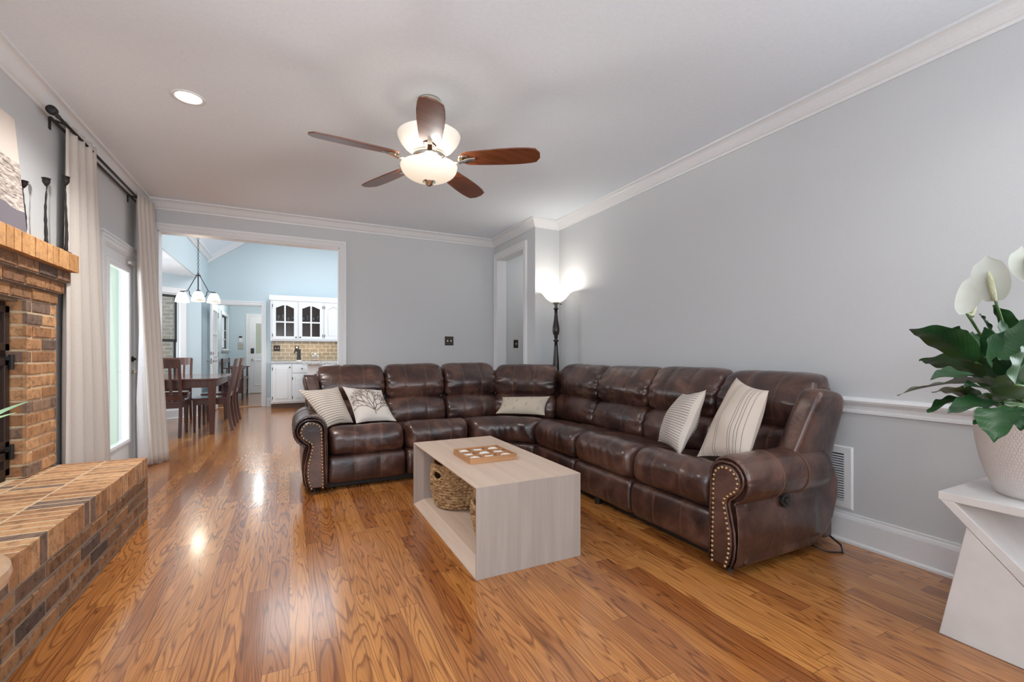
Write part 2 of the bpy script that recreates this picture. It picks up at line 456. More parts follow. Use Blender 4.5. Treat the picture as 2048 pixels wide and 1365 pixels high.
def texbrick_mat(name, c1, c2, mortar, bw, bh, ms, swap=None, rough=0.8, bump=0.4):
    m, nt, b = mat(name)
    L = nt.links.new
    tc = nd(nt, 'ShaderNodeTexCoord'); sp = nd(nt, 'ShaderNodeSeparateXYZ'); cb = nd(nt, 'ShaderNodeCombineXYZ')
    L(tc.outputs['Object'], sp.inputs[0])
    L(sp.outputs[swap or 0], cb.inputs[0]); L(sp.outputs[2], cb.inputs[1])
    bt = nd(nt, 'ShaderNodeTexBrick')
    bt.inputs['Scale'].default_value = 1.0
    bt.inputs['Brick Width'].default_value = bw; bt.inputs['Row Height'].default_value = bh; bt.inputs['Mortar Size'].default_value = ms
    bt.inputs['Color1'].default_value = (*c1, 1); bt.inputs['Color2'].default_value = (*c2, 1); bt.inputs['Mortar'].default_value = (*mortar, 1)
    bt.inputs['Bias'].default_value = -0.2
    L(cb.outputs[0], bt.inputs['Vector'])
    nz = nd(nt, 'ShaderNodeTexNoise', i_Scale=14.0, i_Detail=4.0); L(tc.outputs['Object'], nz.inputs['Vector'])
    r = ramp(nt, [(0.3, (0.7, 0.7, 0.7)), (0.7, (1.15, 1.15, 1.15))]); L(nz.outputs['Fac'], r.inputs[0])
    mx = nd(nt, 'ShaderNodeMix', data_type='RGBA', blend_type='MULTIPLY'); mx.inputs[0].default_value = 0.6
    L(bt.outputs['Color'], mx.inputs[6]); L(r.outputs[0], mx.inputs[7])
    L(mx.outputs[2], b.inputs['Base Color'])
    b.inputs['Roughness'].default_value = rough
    bp = nd(nt, 'ShaderNodeBump', i_Strength=bump, i_Distance=0.004, invert=True); L(bt.outputs['Fac'], bp.inputs['Height'])
    L(bp.outputs[0], b.inputs['Normal'])
    return m

def fabric_stripes(name, base, stripe, freq, duty, axis='v', second=None, lines=None, dash=None):
    """stripes in the UV of a pillow. lines: explicit list of (pos,width) along axis"""
    m, nt, b = mat(name)
    L = nt.links.new
    tc = nd(nt, 'ShaderNodeTexCoord'); sp = nd(nt, 'ShaderNodeSeparateXYZ'); L(tc.outputs['UV'], sp.inputs[0])
    U, V = sp.outputs[0], sp.outputs[1]
    A, Bx = (U, V) if axis == 'u' else (V, U)
    def mth(op, a, b_=None, c_=None):
        n = nd(nt, 'ShaderNodeMath', operation=op)
        for i, q in enumerate((a, b_, c_)):
            if q is None: continue
            if isinstance(q, (int, float)): n.inputs[i].default_value = q
            else: L(q, n.inputs[i])
        return n.outputs[0]
    if lines:
        fac = None
        for p_, w_ in lines:
            k = mth('LESS_THAN', mth('ABSOLUTE', mth('SUBTRACT', A, p_)), w_)
            fac = k if fac is None else mth('MAXIMUM', fac, k)
        if dash: fac = mth('MULTIPLY', fac, mth('LESS_THAN', mth('FRACT', mth('MULTIPLY', Bx, dash)), 0.6))
    else:
        fac = mth('LESS_THAN', mth('FRACT', mth('MULTIPLY', A, freq)), duty)
        if second:   # second: (threshold on other axis, freq along other axis) - stripes turn direction beyond it
            th, f2, mode = second
            if mode == 'turn':
                slope = mth('MULTIPLY_ADD', A, -0.35, Bx)
                sel = mth('GREATER_THAN', slope, th)
                f_b = mth('LESS_THAN', mth('FRACT', mth('MULTIPLY', mth('MULTIPLY_ADD', A, 0.8, Bx), f2)), duty)
                fac = mth('ADD', mth('MULTIPLY', fac, mth('SUBTRACT', 1.0, sel)), mth('MULTIPLY', f_b, sel))
            else:       # stripes only inside a band of the other axis
                lo, hi = th, f2
                sel = mth('MULTIPLY', mth('GREATER_THAN', Bx, lo), mth('LESS_THAN', Bx, hi))
                fac = mth('MULTIPLY', fac, sel)
    mx = nd(nt, 'ShaderNodeMix', data_type='RGBA'); mx.inputs[6].default_value = (*base, 1); mx.inputs[7].default_value = (*stripe, 1)
    L(fac, mx.inputs[0])
    L(mx.outputs[2], b.inputs['Base Color'])
    b.inputs['Roughness'].default_value = 0.95
    b.inputs['Specular IOR Level'].default_value = 0.1
    nz = nd(nt, 'ShaderNodeTexNoise', i_Scale=180.0, i_Detail=2.0); L(tc.outputs['Object'], nz.inputs['Vector'])
    bp = nd(nt, 'ShaderNodeBump', i_Strength=0.3, i_Distance=0.003); L(nz.outputs['Fac'], bp.inputs['Height']); L(bp.outputs[0], b.inputs['Normal'])
    return m

M = {}
M['wall'] = plain('grey_wall_paint', (0.60, 0.615, 0.625), 0.55, bump=0.05, bscale=160)
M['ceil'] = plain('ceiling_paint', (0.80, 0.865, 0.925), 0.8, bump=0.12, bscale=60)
M['trim'] = plain('white_trim_paint', (0.78, 0.79, 0.80), 0.35)
M['blue'] = plain('blue_wall_paint', (0.545, 0.65, 0.695), 0.6, bump=0.05, bscale=160)
M['floor'] = floor_mat()
BR = [(0.0, (0.34, 0.165, 0.075)), (0.2, (0.47, 0.235, 0.105)), (0.55, (0.57, 0.31, 0.145)), (0.84, (0.64, 0.365, 0.18)), (0.89, (0.26, 0.165, 0.115)), (1.0, (0.15, 0.10, 0.08))]
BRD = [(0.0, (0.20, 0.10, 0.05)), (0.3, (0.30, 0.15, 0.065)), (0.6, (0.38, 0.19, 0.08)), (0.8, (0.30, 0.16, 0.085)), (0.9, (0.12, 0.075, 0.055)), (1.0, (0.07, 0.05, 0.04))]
M['brick'] = brick_mat('orange_brick', BR)
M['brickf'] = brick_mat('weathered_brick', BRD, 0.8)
M['mantelb'] = brick_mat('mantel_brick', [(0.0, (0.50, 0.25, 0.09)), (0.5, (0.60, 0.31, 0.12)), (1.0, (0.66, 0.36, 0.15))], 0.4)
M['mortar'] = plain('pale_mortar', (0.66, 0.50, 0.33), 0.95, bump=0.6, bscale=120, var=0.15)
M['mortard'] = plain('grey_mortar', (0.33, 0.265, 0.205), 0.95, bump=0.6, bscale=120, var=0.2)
M['leather'] = leather_mat()
M['stitch'] = plain('tan_seam', (0.16, 0.085, 0.055), 0.5)
M['dark'] = plain('dark_underframe', (0.012, 0.010, 0.010), 0.6)
M['brass'] = plain('antique_brass_nail', (0.45, 0.30, 0.17), 0.32, 0.9)
M['iron'] = plain('black_iron', (0.030, 0.027, 0.026), 0.5, 0.5, bump=0.4, bscale=50)
M['stoveiron'] = plain('brown_stove_iron', (0.050, 0.030, 0.024), 0.5, 0.4, bump=0.2, bscale=70)
M['nickel'] = plain('polished_nickel', (0.72, 0.66, 0.58), 0.16, 1.0)
M['blade'] = wood_mat('cherry_fan_blade', (0.11, 0.030, 0.011), (0.21, 0.066, 0.024), 0, 1.0, 0.3, 0.3)
M['limed'] = wood_mat('limed_oak', (0.56, 0.425, 0.335), (0.64, 0.50, 0.40), 1, 1.0, 0.55)  # lighter copy for top and bottom, overhead light put into the tone
M['limedz'] = wood_mat('limed_oak_upright', (0.34, 0.285, 0.25), (0.40, 0.34, 0.30), 2, 1.0, 0.55)  # darker copy of the same oak for the ends, shade put into the tone
M['oaktray'] = wood_mat('oak_tray', (0.36, 0.17, 0.07), (0.50, 0.26, 0.12), 0, 1.5, 0.5)
M['dining'] = wood_mat('mahogany_stain', (0.060, 0.018, 0.012), (0.115, 0.036, 0.022), 2, 1.0, 0.3, 0.3)
M['diningtop'] = wood_mat('mahogany_top', (0.075, 0.026, 0.019), (0.12, 0.042, 0.030), 1, 1.0, 0.18, 0.6)
M['stooltop'] = wood_mat('beech_top', (0.50, 0.30, 0.17), (0.62, 0.40, 0.24), 0, 0.7, 0.35, 0.2)
M['linen'] = plain('oatmeal_linen', (0.64, 0.585, 0.535), 0.95, bump=0.35, bscale=220, var=0.05, spec=0.1)
M['lining'] = plain('white_lining', (0.74, 0.75, 0.77), 0.8)
M['cab'] = plain('white_cabinet_paint', (0.80, 0.81, 0.82), 0.35)
M['cabwood'] = wood_mat('cabinet_inside', (0.26, 0.18, 0.145), (0.38, 0.27, 0.22), 2, 0.6, 0.6)
M['kick'] = wood_mat('brown_kickboard', (0.09, 0.035, 0.018), (0.14, 0.06, 0.03), 0, 0.6, 0.4)
M['granite'] = plain('speckled_granite', (0.48, 0.49, 0.50), 0.2, bscale=90, var=0.85)
M['splash'] = texbrick_mat('tan_subway_tile', (0.36, 0.285, 0.19), (0.28, 0.225, 0.15), (0.62, 0.55, 0.44), 0.155, 0.078, 0.005, rough=0.25, bump=0.2)
M['extbrick'] = texbrick_mat('grey_brown_brick', (0.235, 0.19, 0.145), (0.13, 0.112, 0.098), (0.29, 0.255, 0.21), 0.22, 0.075, 0.012)
M['glass'] = glass('clear_glass', (0.97, 0.98, 0.98), 0.0, 0.04)
M['glassy'] = glass('glassware', (0.93, 0.95, 0.95), 0.05, 0.22)
M['smoked'] = glass('cabinet_glass', (0.80, 0.81, 0.82), 0.15, 0.03)
M['black'] = plain('black_plastic', (0.018, 0.016, 0.015), 0.35)
M['bronze'] = plain('bronze_plate', (0.045, 0.032, 0.024), 0.4, 0.4)
M['white'] = plain('white_plastic', (0.80, 0.80, 0.78), 0.4)
M['ceramic'] = plain('white_ceramic', (0.80, 0.76, 0.70), 0.4)
M['marble'] = plain('white_marble', (0.70, 0.68, 0.66), 0.45, bump=0.05, bscale=7, var=0.07)
M['shade'] = emis('alabaster_glass_lit', (1.0, 0.84, 0.62), 0.55)
M['shade_up'] = emis('alabaster_glass_dim', (1.0, 0.84, 0.62), 0.30)
M['shade2'] = emis('frosted_glass_lit', (1.0, 0.93, 0.84), 0.85)
M['pend'] = emis('pendant_glass_lit', (1.0, 0.88, 0.66), 0.30)
M['canlens'] = emis('recessed_lens_lit', (1.0, 0.97, 0.92), 6.0)
M['lampbody'] = plain('espresso_lamp_body', (0.022, 0.016, 0.015), 0.28, 0.15)
M['pewter'] = plain('pewter', (0.32, 0.30, 0.28), 0.4, 0.8)
M['greenpost'] = plain('pale_green_post', (0.40, 0.50, 0.40), 0.6)
M['leaf'] = None
M['soil'] = plain('potting_soil', (0.03, 0.02, 0.015), 0.95, bump=0.8, bscale=60)
M['spathe'] = plain('white_spathe', (0.56, 0.58, 0.52), 0.5, bscale=14, var=0.05)
M['spadix'] = plain('cream_spadix', (0.50, 0.50, 0.33), 0.7, bump=0.9, bscale=260)
M['stem'] = plain('green_stem', (0.055, 0.125, 0.028), 0.45)
M['greyblue'] = plain('grey_blue_upholstery', (0.13, 0.145, 0.18), 0.7, bump=0.3, bscale=150)
def leafmat(name, lo, hi):
    m, nt, b = mat(name); L = nt.links.new
    tc = nd(nt, 'ShaderNodeTexCoord'); sp = nd(nt, 'ShaderNodeSeparateXYZ'); L(tc.outputs['UV'], sp.inputs[0])
    nz = nd(nt, 'ShaderNodeTexNoise', i_Scale=9.0, i_Detail=3.0); L(tc.outputs['Object'], nz.inputs['Vector'])
    cr = ramp(nt, [(0.3, lo), (0.75, hi)]); L(nz.outputs['Fac'], cr.inputs[0]); L(cr.outputs[0], b.inputs['Base Color'])
    b.inputs['Roughness'].default_value = 0.42
    b.inputs['Specular IOR Level'].default_value = 0.35
    # side veins: slanted lines rising from the midrib
    a = nd(nt, 'ShaderNodeMath', operation='SUBTRACT'); a.inputs[1].default_value = 0.5; L(sp.outputs[0], a.inputs[0])
    ab = nd(nt, 'ShaderNodeMath', operation='ABSOLUTE'); L(a.outputs[0], ab.inputs[0])
    mm = nd(nt, 'ShaderNodeMath', operation='MULTIPLY_ADD'); mm.inputs[1].default_value = -0.7; L(ab.outputs[0], mm.inputs[0]); L(sp.outputs[1], mm.inputs[2])
    sc = nd(nt, 'ShaderNodeMath', operation='MULTIPLY'); sc.inputs[1].default_value = 80.0; L(mm.outputs[0], sc.inputs[0])
    sn = nd(nt, 'ShaderNodeMath', operation='SINE'); L(sc.outputs[0], sn.inputs[0])
    bp = nd(nt, 'ShaderNodeBump', i_Strength=0.06, i_Distance=0.003); L(sn.outputs[0], bp.inputs['Height']); L(bp.outputs[0], b.inputs['Normal'])
    return m
M['leaf'] = leafmat('dark_green_leaf', (0.007, 0.036, 0.010), (0.022, 0.088, 0.022))
M['leaf2'] = leafmat('olive_leaf', (0.030, 0.050, 0.018), (0.065, 0.090, 0.030))
M['strap'] = leafmat('pale_green_strap_leaf', (0.20, 0.34, 0.20), (0.34, 0.46, 0.22))

# ------------------------------------------------------------------ room shell
H = 2.62
XL, XR, YB, YF = -1.32, 2.855, 5.62, -2.1
XD, YD = 2.53, 4.49            # the boxed-out doorway wall
T = 0.12
f = MB(); f.box(-3.4, 6.2, YF - T, 14.0, -0.12, 0.0)
struct(f.build('floor', M['floor']), 'glossy orange oak strip floor running through both rooms', 'floor')
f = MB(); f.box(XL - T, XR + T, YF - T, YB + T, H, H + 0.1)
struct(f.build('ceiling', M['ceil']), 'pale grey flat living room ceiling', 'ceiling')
# left wall: firebox hole Y 2.1-3.36 z 0-1.37, patio door hole Y 4.5-5.28 z 0-1.95
f = MB()
f.box(XL - T, XL, YF, -1.25, 0, H); f.box(XL - T, XL, -1.25, 0.25, 0, 0.85); f.box(XL - T, XL, -1.25, 0.25, 2.05, H); f.box(XL - T, XL, 0.25, 2.2, 0, H); f.box(XL - T, XL, 2.2, 3.40, 1.37, H); f.box(XL - T, XL, 3.40, 4.61, 0, H)
f.box(XL - T, XL, 4.61, 5.42, 1.955, H); f.box(XL - T, XL, 5.42, YB, 0, H)
struct(f.build('wall_left', M['wall']), 'light grey left wall above the fireplace and patio door', 'wall')
f = MB(); f.box(XR, XR + T, YF, -1.5, 0, H); f.box(XR, XR + T, -1.5, 0.0, 0, 0.95); f.box(XR, XR + T, -1.5, 0.0, 2.05, H); f.box(XR, XR + T, 0.0, YD, 0, H)
struct(f.build('wall_right', M['wall']), 'long light grey right wall behind the sofa', 'wall')
OX0, OX1, OZ = -1.19, 0.527, 2.315
f = MB()
f.box(XL - T, OX0, YB, YB + T, 0, H); f.box(OX0, OX1, YB, YB + T, OZ, H); f.box(OX1, 4.6, YB, YB + T, 0, H)
struct(f.build('wall_back', M['wall']), 'light grey back wall with the wide cased opening', 'wall')
# doorway wall (faces left) and its return
DY0, DY1, DZ = 4.755, 5.535, 2.345
f = MB()
f.box(XD, XD + T, YD, DY0, 0, H); f.box(XD, XD + T, DY0, DY1, DZ, H); f.box(XD, XD + T, DY1, YB, 0, H)
f.box(XD + T, XR + T, YD, YD + T, 0, H)
struct(f.build('wall_doorway', M['wall']), 'short grey wall with the hall doorway, beside the floor lamp', 'wall')
# wall behind the camera with two windows
f = MB()
WZ0, WZ1 = 0.7, 2.2
xs = [(-0.9, 0.6), (1.0, 2.5)]
f.box(XL - T, -0.9, YF - T, YF, 0, H); f.box(0.6, 1.0, YF - T, YF, 0, H); f.box(2.5, XR + T, YF - T, YF, 0, H)
for a, b_ in xs:
    f.box(a, b_, YF - T, YF, 0, WZ0); f.box(a, b_, YF - T, YF, WZ1, H)
struct(f.build('wall_front', M['wall']), 'grey front wall with two windows behind the camera', 'wall')
for i, (a, b_) in enumerate(xs):
    f = MB()
    for x_ in (a, (a + b_) / 2 - 0.02, b_ - 0.04): f.box(x_, x_ + 0.04, YF - 0.09, YF - 0.04, WZ0, WZ1)
    for z_ in (WZ0, 1.43, WZ1 - 0.04): f.box(a, b_, YF - 0.088, YF - 0.042, z_, z_ + 0.04)
    struct(f.build('window_%d' % (i + 3), M['trim']), 'white window behind the camera, %s one' % ('left', 'right')[i], 'window')
for i, (wx, wy0, wy1, wz) in enumerate(((XL - 0.09, -1.25, 0.25, 0.85), (XR + 0.04, -1.5, 0.0, 0.95))):  # unseen side-wall windows, added to bring in more light
    f = MB()
    for y_ in (wy0, (wy0 + wy1) / 2 - 0.02, wy1 - 0.04): f.box(wx, wx + 0.05, y_, y_ + 0.04, wz, 2.05)
    for z_ in (wz, 1.46, 2.01): f.box(wx + 0.002, wx + 0.048, wy0, wy1, z_, z_ + 0.04)
    struct(f.build('window_%d' % (i + 5), M['trim']), 'white window in the %s wall near the camera, out of the photograph' % ('left', 'right')[i], 'window')
# side hall behind the doorway
f = MB(); f.box(4.5, 4.6, YD, YB, 0, H); f.box(XR + T, 4.5, YD, YD + T, 0, H)
struct(f.build('wall_hall', M['wall']), 'grey wall of the side hall through the doorway', 'wall')
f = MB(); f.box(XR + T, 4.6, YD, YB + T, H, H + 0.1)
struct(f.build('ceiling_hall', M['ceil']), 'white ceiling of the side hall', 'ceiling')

# crown moulding
CROWN = [(0, -0.095), (0.010, -0.095), (0.014, -0.080), (0.022, -0.076), (0.034, -0.062), (0.056, -0.030), (0.068, -0.020), (0.074, -0.018), (0.088, -0.014), (0.088, 0.0), (0, 0.0)]
f = MB()
path = [(XL, YF), (XL, YB), (XD, YB), (XD, YD), (XR, YD), (XR, YF)]
sweep(f, path, CROWN, lambda a, b, c: (a, b, H + c))
struct(f.build('trim_1', M['trim']), 'white crown moulding around the living room ceiling', 'trim')
# baseboards
BASE = [(0, 0), (0.026, 0), (0.026, 0.012), (0.016, 0.022), (0.016, 0.135), (0.012, 0.150), (0.008, 0.158), (0.008, 0.168), (0, 0.170)]
def basebd(name, path, lab, side=1, mt='trim'):
    f = MB(); sweep(f, path, BASE, lambda a, b, c: (a, b, c), side=side)
    struct(f.build(name, M[mt]), lab, 'baseboard')
basebd('baseboard_right', [(XD + 0.2, YD), (XR, YD), (XR, YF)], 'white baseboard along the right wall')
basebd('baseboard_back', [(OX1 + 0.09, YB), (XD, YB)], 'white baseboard along the back wall')
basebd('baseboard_left', [(XL, YF), (XL, 1.9)], 'white baseboard on the left wall beside the hearth')
basebd('baseboard_hall', [(XD + T, YB), (4.5, YB)], 'white baseboard in the side hall')
RAIL = [(0, 0), (0.012, 0), (0.012, 0.014), (0.006, 0.018), (0.008, 0.042), (0.016, 0.046), (0.020, 0.054), (0.026, 0.058), (0.030, 0.070), (0.022, 0.082), (0.0, 0.088)]
f = MB(); sweep(f, [(XR, YD), (XR, YF)], RAIL, lambda a, b, c: (a, b, 0.742 + c))
struct(f.build('trim_2', M['trim']), 'white chair rail along the right wall', 'trim')
# casings: path in the wall plane, profile (outwards from the opening, thickness)
CAS = [(-0.012, 0), (0, 0.012), (0.006, 0.012), (0.010, 0.018), (0.046, 0.018), (0.050, 0.024), (0.072, 0.026), (0.076, 0.020), (0.076, 0)]
f = MB(); sweep(f, [(OX0, 0), (OX0, OZ), (OX1, OZ), (OX1, 0)], CAS, lambda a, b, c: (a, YB - c, b), side=-1)
f.box(OX0, OX0 + 0.012, YB - 0.01, YB + T + 0.01, 0, OZ); f.box(OX1 - 0.012, OX1, YB - 0.01, YB + T + 0.01, 0, OZ); f.box(OX0, OX1, YB - 0.01, YB + T + 0.01, OZ - 0.012, OZ)
struct(f.build('trim_3', M['trim']), 'white casing and jamb of the wide opening to the dining room', 'trim')
f = MB(); sweep(f, [(DY0, 0), (DY0, DZ), (DY1, DZ), (DY1, 0)], CAS, lambda a, b, c: (XD - c, a, b), side=-1)
f.box(XD - 0.01, XD + T + 0.01, DY0, DY0 + 0.012, 0, DZ); f.box(XD - 0.01, XD + T + 0.01, DY1 - 0.012, DY1, 0, DZ); f.box(XD - 0.01, XD + T + 0.01, DY0, DY1, DZ - 0.012, DZ)
struct(f.build('trim_4', M['trim']), 'white casing of the hall doorway near the floor lamp', 'trim')

# ------------------------------------------------------------------ patio door
d = empty('door_1', (-1.355, 5.27, 0)); struct(d, 'white glazed patio door between the two curtains', 'door')
def dpart(name, f, m, **k): return f.build(name, m, d, **k)
d.location = (0, 0, 0)
GX = -1.345
f = MB(); gy0, gy1, gz0, gz1 = 4.715, 5.245, 0.27, 1.835
for y0, y1, z0, z1 in ((4.615, gy0, 0.02, 1.945), (gy1, 5.41, 0.02, 1.945), (gy0, gy1, 0.02, gz0), (gy0, gy1, gz1, 1.945)):
    f.box(GX - 0.022, GX + 0.022, y0, y1, z0, z1)
dpart('door_slab', f, M['trim'], bevel=0.003)
f = MB(); f.box(GX - 0.004, GX + 0.004, gy0, gy1, gz0, gz1); dpart('glass_pane', f, M['glass'])
f = MB(); sweep(f, [(gy0, gz0), (gy0, gz1), (gy1, gz1), (gy1, gz0)], [(-0.025, 0), (-0.022, 0.012), (0.0, 0.018), (0.02, 0.012), (0.022, 0)], lambda a, b, c: (GX + 0.02 + c, a, b), closed=True)
dpart('glazing_bead', f, M['trim'])
f = MB(); sweep(f, [(4.61, 0), (4.61, 1.955), (5.42, 1.955), (5.42, 0)], CAS, lambda a, b, c: (XL + c, a, b), side=-1)
f.box(XL - 0.005, XL + 0.03, 4.52, 5.51, 2.03, 2.05)
dpart('door_casing', f, M['trim'])
f = MB(); f.box(XL - T, XL + 0.0, 4.61, 5.42, 0, 0.018); dpart('threshold', f, M['pewter'])
HX = GX + 0.022
f = MB(); f.lathe([(0.001, 0), (0.026, 0), (0.026, 0.008), (0.012, 0.012), (0.010, 0.03), (0.001, 0.03)], n=20)
rose = [Vector((HX + p[2], 5.345 + p[0], 0.905 + p[1])) for p in f.v]; f.v = [tuple(p) for p in rose]
f.tube([(HX + 0.03, 5.345, 0.905), (HX + 0.045, 5.345, 0.905), (HX + 0.05, 5.33, 0.905), (HX + 0.048, 5.28, 0.907), (HX + 0.045, 5.24, 0.902)], [0.009, 0.009, 0.008, 0.008, 0.006], 10)
dpart('door_handle', f, M['nickel'], smooth=True)
f = MB(); f.lathe([(0.001, 0), (0.026, 0), (0.026, 0.010), (0.015, 0.016), (0.001, 0.018)], n=20)
f.v = [(HX + p[2], 5.345 + p[0], 1.02 + p[1]) for p in f.v]; f.box(HX + 0.016, HX + 0.03, 5.339, 5.351, 1.008, 1.032)
dpart('deadbolt', f, M['iron'], smooth=False)
for z_ in (0.30, 1.02, 1.72):
    f = MB(); f.box(HX - 0.002, HX + 0.006, 4.618, 4.645, z_ - 0.05, z_ + 0.05); f.tube([(HX + 0.006, 4.616, z_ - 0.05), (HX + 0.006, 4.616, z_ + 0.05)], 0.007, 8)
    dpart('hinge', f, M['white'])
f = MB(); f.tube([(HX + 0.02, 5.19, 1.90), (HX + 0.02, 5.38, 1.90)], 0.014, 10); f.tube([(HX + 0.02, 5.38, 1.90), (XL + 0.03, 5.43, 1.92)], 0.005, 8)
dpart('door_closer', f, M['white'])
# outside the patio door
f = MB(); f.box(-3.4, XL - T, 5.60, 5.715, -0.1, 3.2)
struct(f.build('wall_exterior', M['extbrick']), 'brick outside wall seen through the patio door', 'wall')
f = MB(); f.box(-1.53, -1.462, 5.51, 5.59, -0.04, 2.6); f.box(-1.54, -1.452, 5.50, 5.598, -0.04, 0.12); f.box(-1.54, -1.452, 5.50, 5.598, 2.4, 2.6)
tag(f.build('porch_post', M['greenpost'], bevel=0.004), 'pale green porch post outside the patio door glass', 'post')
f = MB(); f.box(-3.6, XL - T, 2.6, 5.72, 2.62, 2.74)  # unseen roof added to block sky light from the patio brick and post
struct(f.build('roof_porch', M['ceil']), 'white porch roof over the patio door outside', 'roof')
f = MB(); f.box(-9, XL - T, 2.0, 14.0, -0.16, -0.04)
struct(f.build('ground_patio', plain('patio_concrete', (0.42, 0.41, 0.39), 0.9, bump=0.3)), 'pale concrete patio outside', 'ground')

# ------------------------------------------------------------------ brick fireplace
fp = thing('brick_fireplace', 'orange brick fireplace with raised hearth and narrow brick mantel on the left wall', 'fireplace')
def wallbricks(f, o, u, v, n, W, Hh, L_, h_, j, dep, bond=0.5, jit=0.003, first=0.0):
    o, u, v, n = Vector(o), Vector(u), Vector(v), Vector(n)
    rows = max(1, round(Hh / h_)); h_ = Hh / rows
    for r in range(rows):
        x = -((r % 2) * bond * L_) - first
        while x < W - 0.005:
            a, b_ = max(x, 0), min(x + L_, W)
            if b_ - a > 0.02:
                dn = dep + random.uniform(-jit, jit)
                a2 = a + (j / 2 if a > 0 else 0); b2 = b_ - (j / 2 if b_ < W else 0)
                f.frustum(o + u * a2 + v * (r * h_ + j / 2), u * (b2 - a2), v * (h_ - j), n * dn, 0.004, 0)
            x += L_
HY0, HY1, HX0, HX1, HZ = 2.0, 3.69, -1.32, -0.83, 0.395
f = MB()
f.box(HX0, HX1 - 0.005, HY0 + 0.005, HY1 - 0.005, 0, HZ - 0.006, 1)
zc = HZ - 0.115
wallbricks(f, (HX1 - 0.02, HY0 + 0.0, 0.005), (0, 1, 0), (0, 0, 1), (1, 0, 0), HY1 - HY0, zc - 0.005, 0.215, 0.07, 0.014, 0.02)
wallbricks(f, (HX1, HY1 - 0.02, 0.005), (-1, 0, 0), (0, 0, 1), (0, 1, 0), HX1 - HX0, zc - 0.005, 0.215, 0.07, 0.011, 0.02)
wallbricks(f, (HX0, HY0 + 0.02, 0.005), (1, 0, 0), (0, 0, 1), (0, -1, 0), HX1 - HX0, zc - 0.005, 0.215, 0.07, 0.011, 0.02)
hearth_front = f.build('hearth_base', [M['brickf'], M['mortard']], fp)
f = MB()
ny = round((HY1 - HY0) / 0.0665); pw = (HY1 - HY0) / ny
f.box(HX0, HX1 - 0.003, HY0 + 0.004, HY1 - 0.004, zc + 0.004, HZ - 0.0004, 1)
f.box(XL - 0.11, XL + 0.002, 2.21, 3.395, 0.0, HZ + 0.001, 1)
for k in range(ny):
    y0 = HY0 + k * pw
    dz = random.uniform(0.0, 0.0012)
    f.frustum((HX1 - 0.205, y0 + 0.006, zc + 0.006), (0.205 + random.uniform(-0.003, 0.003), 0, 0), (0, pw - 0.013, 0), (0, 0, HZ - zc - 0.006 + dz), 0.0014, 0)
    f.frustum((HX1 - 0.42, y0 + 0.006, HZ - 0.03), (0.205, 0, 0), (0, pw - 0.013, 0), (0, 0, 0.03 + random.uniform(0.0, 0.0012)), 0.0014, 0)
    f.frustum((HX0, y0 + 0.006, HZ - 0.03), (HX1 - 0.43 - HX0, 0, 0), (0, pw - 0.013, 0), (0, 0, 0.03 + random.uniform(0.0, 0.0012)), 0.0014, 0)
f.build('hearth_top', [M['brick'], M['mortar']], fp)
# surround
SX = -1.278
f = MB(); z0 = HZ + 0.004; zt = 1.37
f.box(XL + 0.001, SX - 0.006, 3.37, HY1 - 0.004, z0, zt, 1)
f.box(XL - 0.10, SX - 0.012, 3.364, 3.40, z0, zt, 1)
wallbricks(f, (SX - 0.02, 3.357, z0), (0, 1, 0), (0, 0, 1), (1, 0, 0), HY1 - 3.357, zt - z0, 0.215, 0.07, 0.012, 0.02, first=0.05)
wallbricks(f, (SX - 0.002, 3.372, z0), (-1, 0, 0), (0, 0, 1), (0, -1, 0), 0.11, zt - z0, 0.2, 0.07, 0.012, 0.012, bond=0.0)
wallbricks(f, (SX + 0.002, HY1 - 0.012, z0), (-1, 0, 0), (0, 0, 1), (0, 1, 0), 0.035, zt - z0, 0.2, 0.07, 0.012, 0.012, bond=0.0)
f.build('surround', [M['brick'], M['mortar']], fp)
f = MB()
for k, (ex, z_) in enumerate(((0.006, 1.37), (0.028, 1.441), (0.050, 1.512))):
    f.box(XL + 0.001, SX + ex - 0.008, 1.9 - ex, HY1 + ex - 0.006, z_, z_ + 0.071, 1)
    wallbricks(f, (SX + ex - 0.02, 1.9 - ex, z_), (0, 1, 0), (0, 0, 1), (1, 0, 0), HY1 + ex - 1.9 + ex, 0.071, 0.215, 0.071, 0.011, 0.02, first=0.1 * (k % 2))
    f.frustum((SX + ex, HY1 + ex - 0.015, z_ + 0.005), (-(SX + ex - XL), 0, 0), (0, 0, 0.061), (0, 0.015, 0), 0.003, 0)
f.box(XL - 0.115, XL + 0.0005, 2.205, 3.398, 1.355, 1.369, 1)
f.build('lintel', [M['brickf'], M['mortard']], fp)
f = MB(); MX, MY, MZ0, MZ1 = -1.195, HY1 + 0.07, 1.583, 1.69
f.box(XL + 0.001, MX - 0.008, 1.8, MY - 0.008, MZ0 + 0.003, MZ1 - 0.005, 1)
nb = round((MY - 1.8) / 0.068); bw = (MY - 1.8) / nb
for k in range(nb):
    f.frustum((XL + 0.002, 1.8 + k * bw + 0.003, MZ0), (MX - XL - 0.002 + random.uniform(-0.002, 0.002), 0, 0), (0, bw - 0.006, 0), (0, 0, MZ1 - MZ0 + random.uniform(-0.001, 0.001)), 0.004, 0)
f.build('mantel_shelf', [M['mantelb'], M['mortar']], fp)
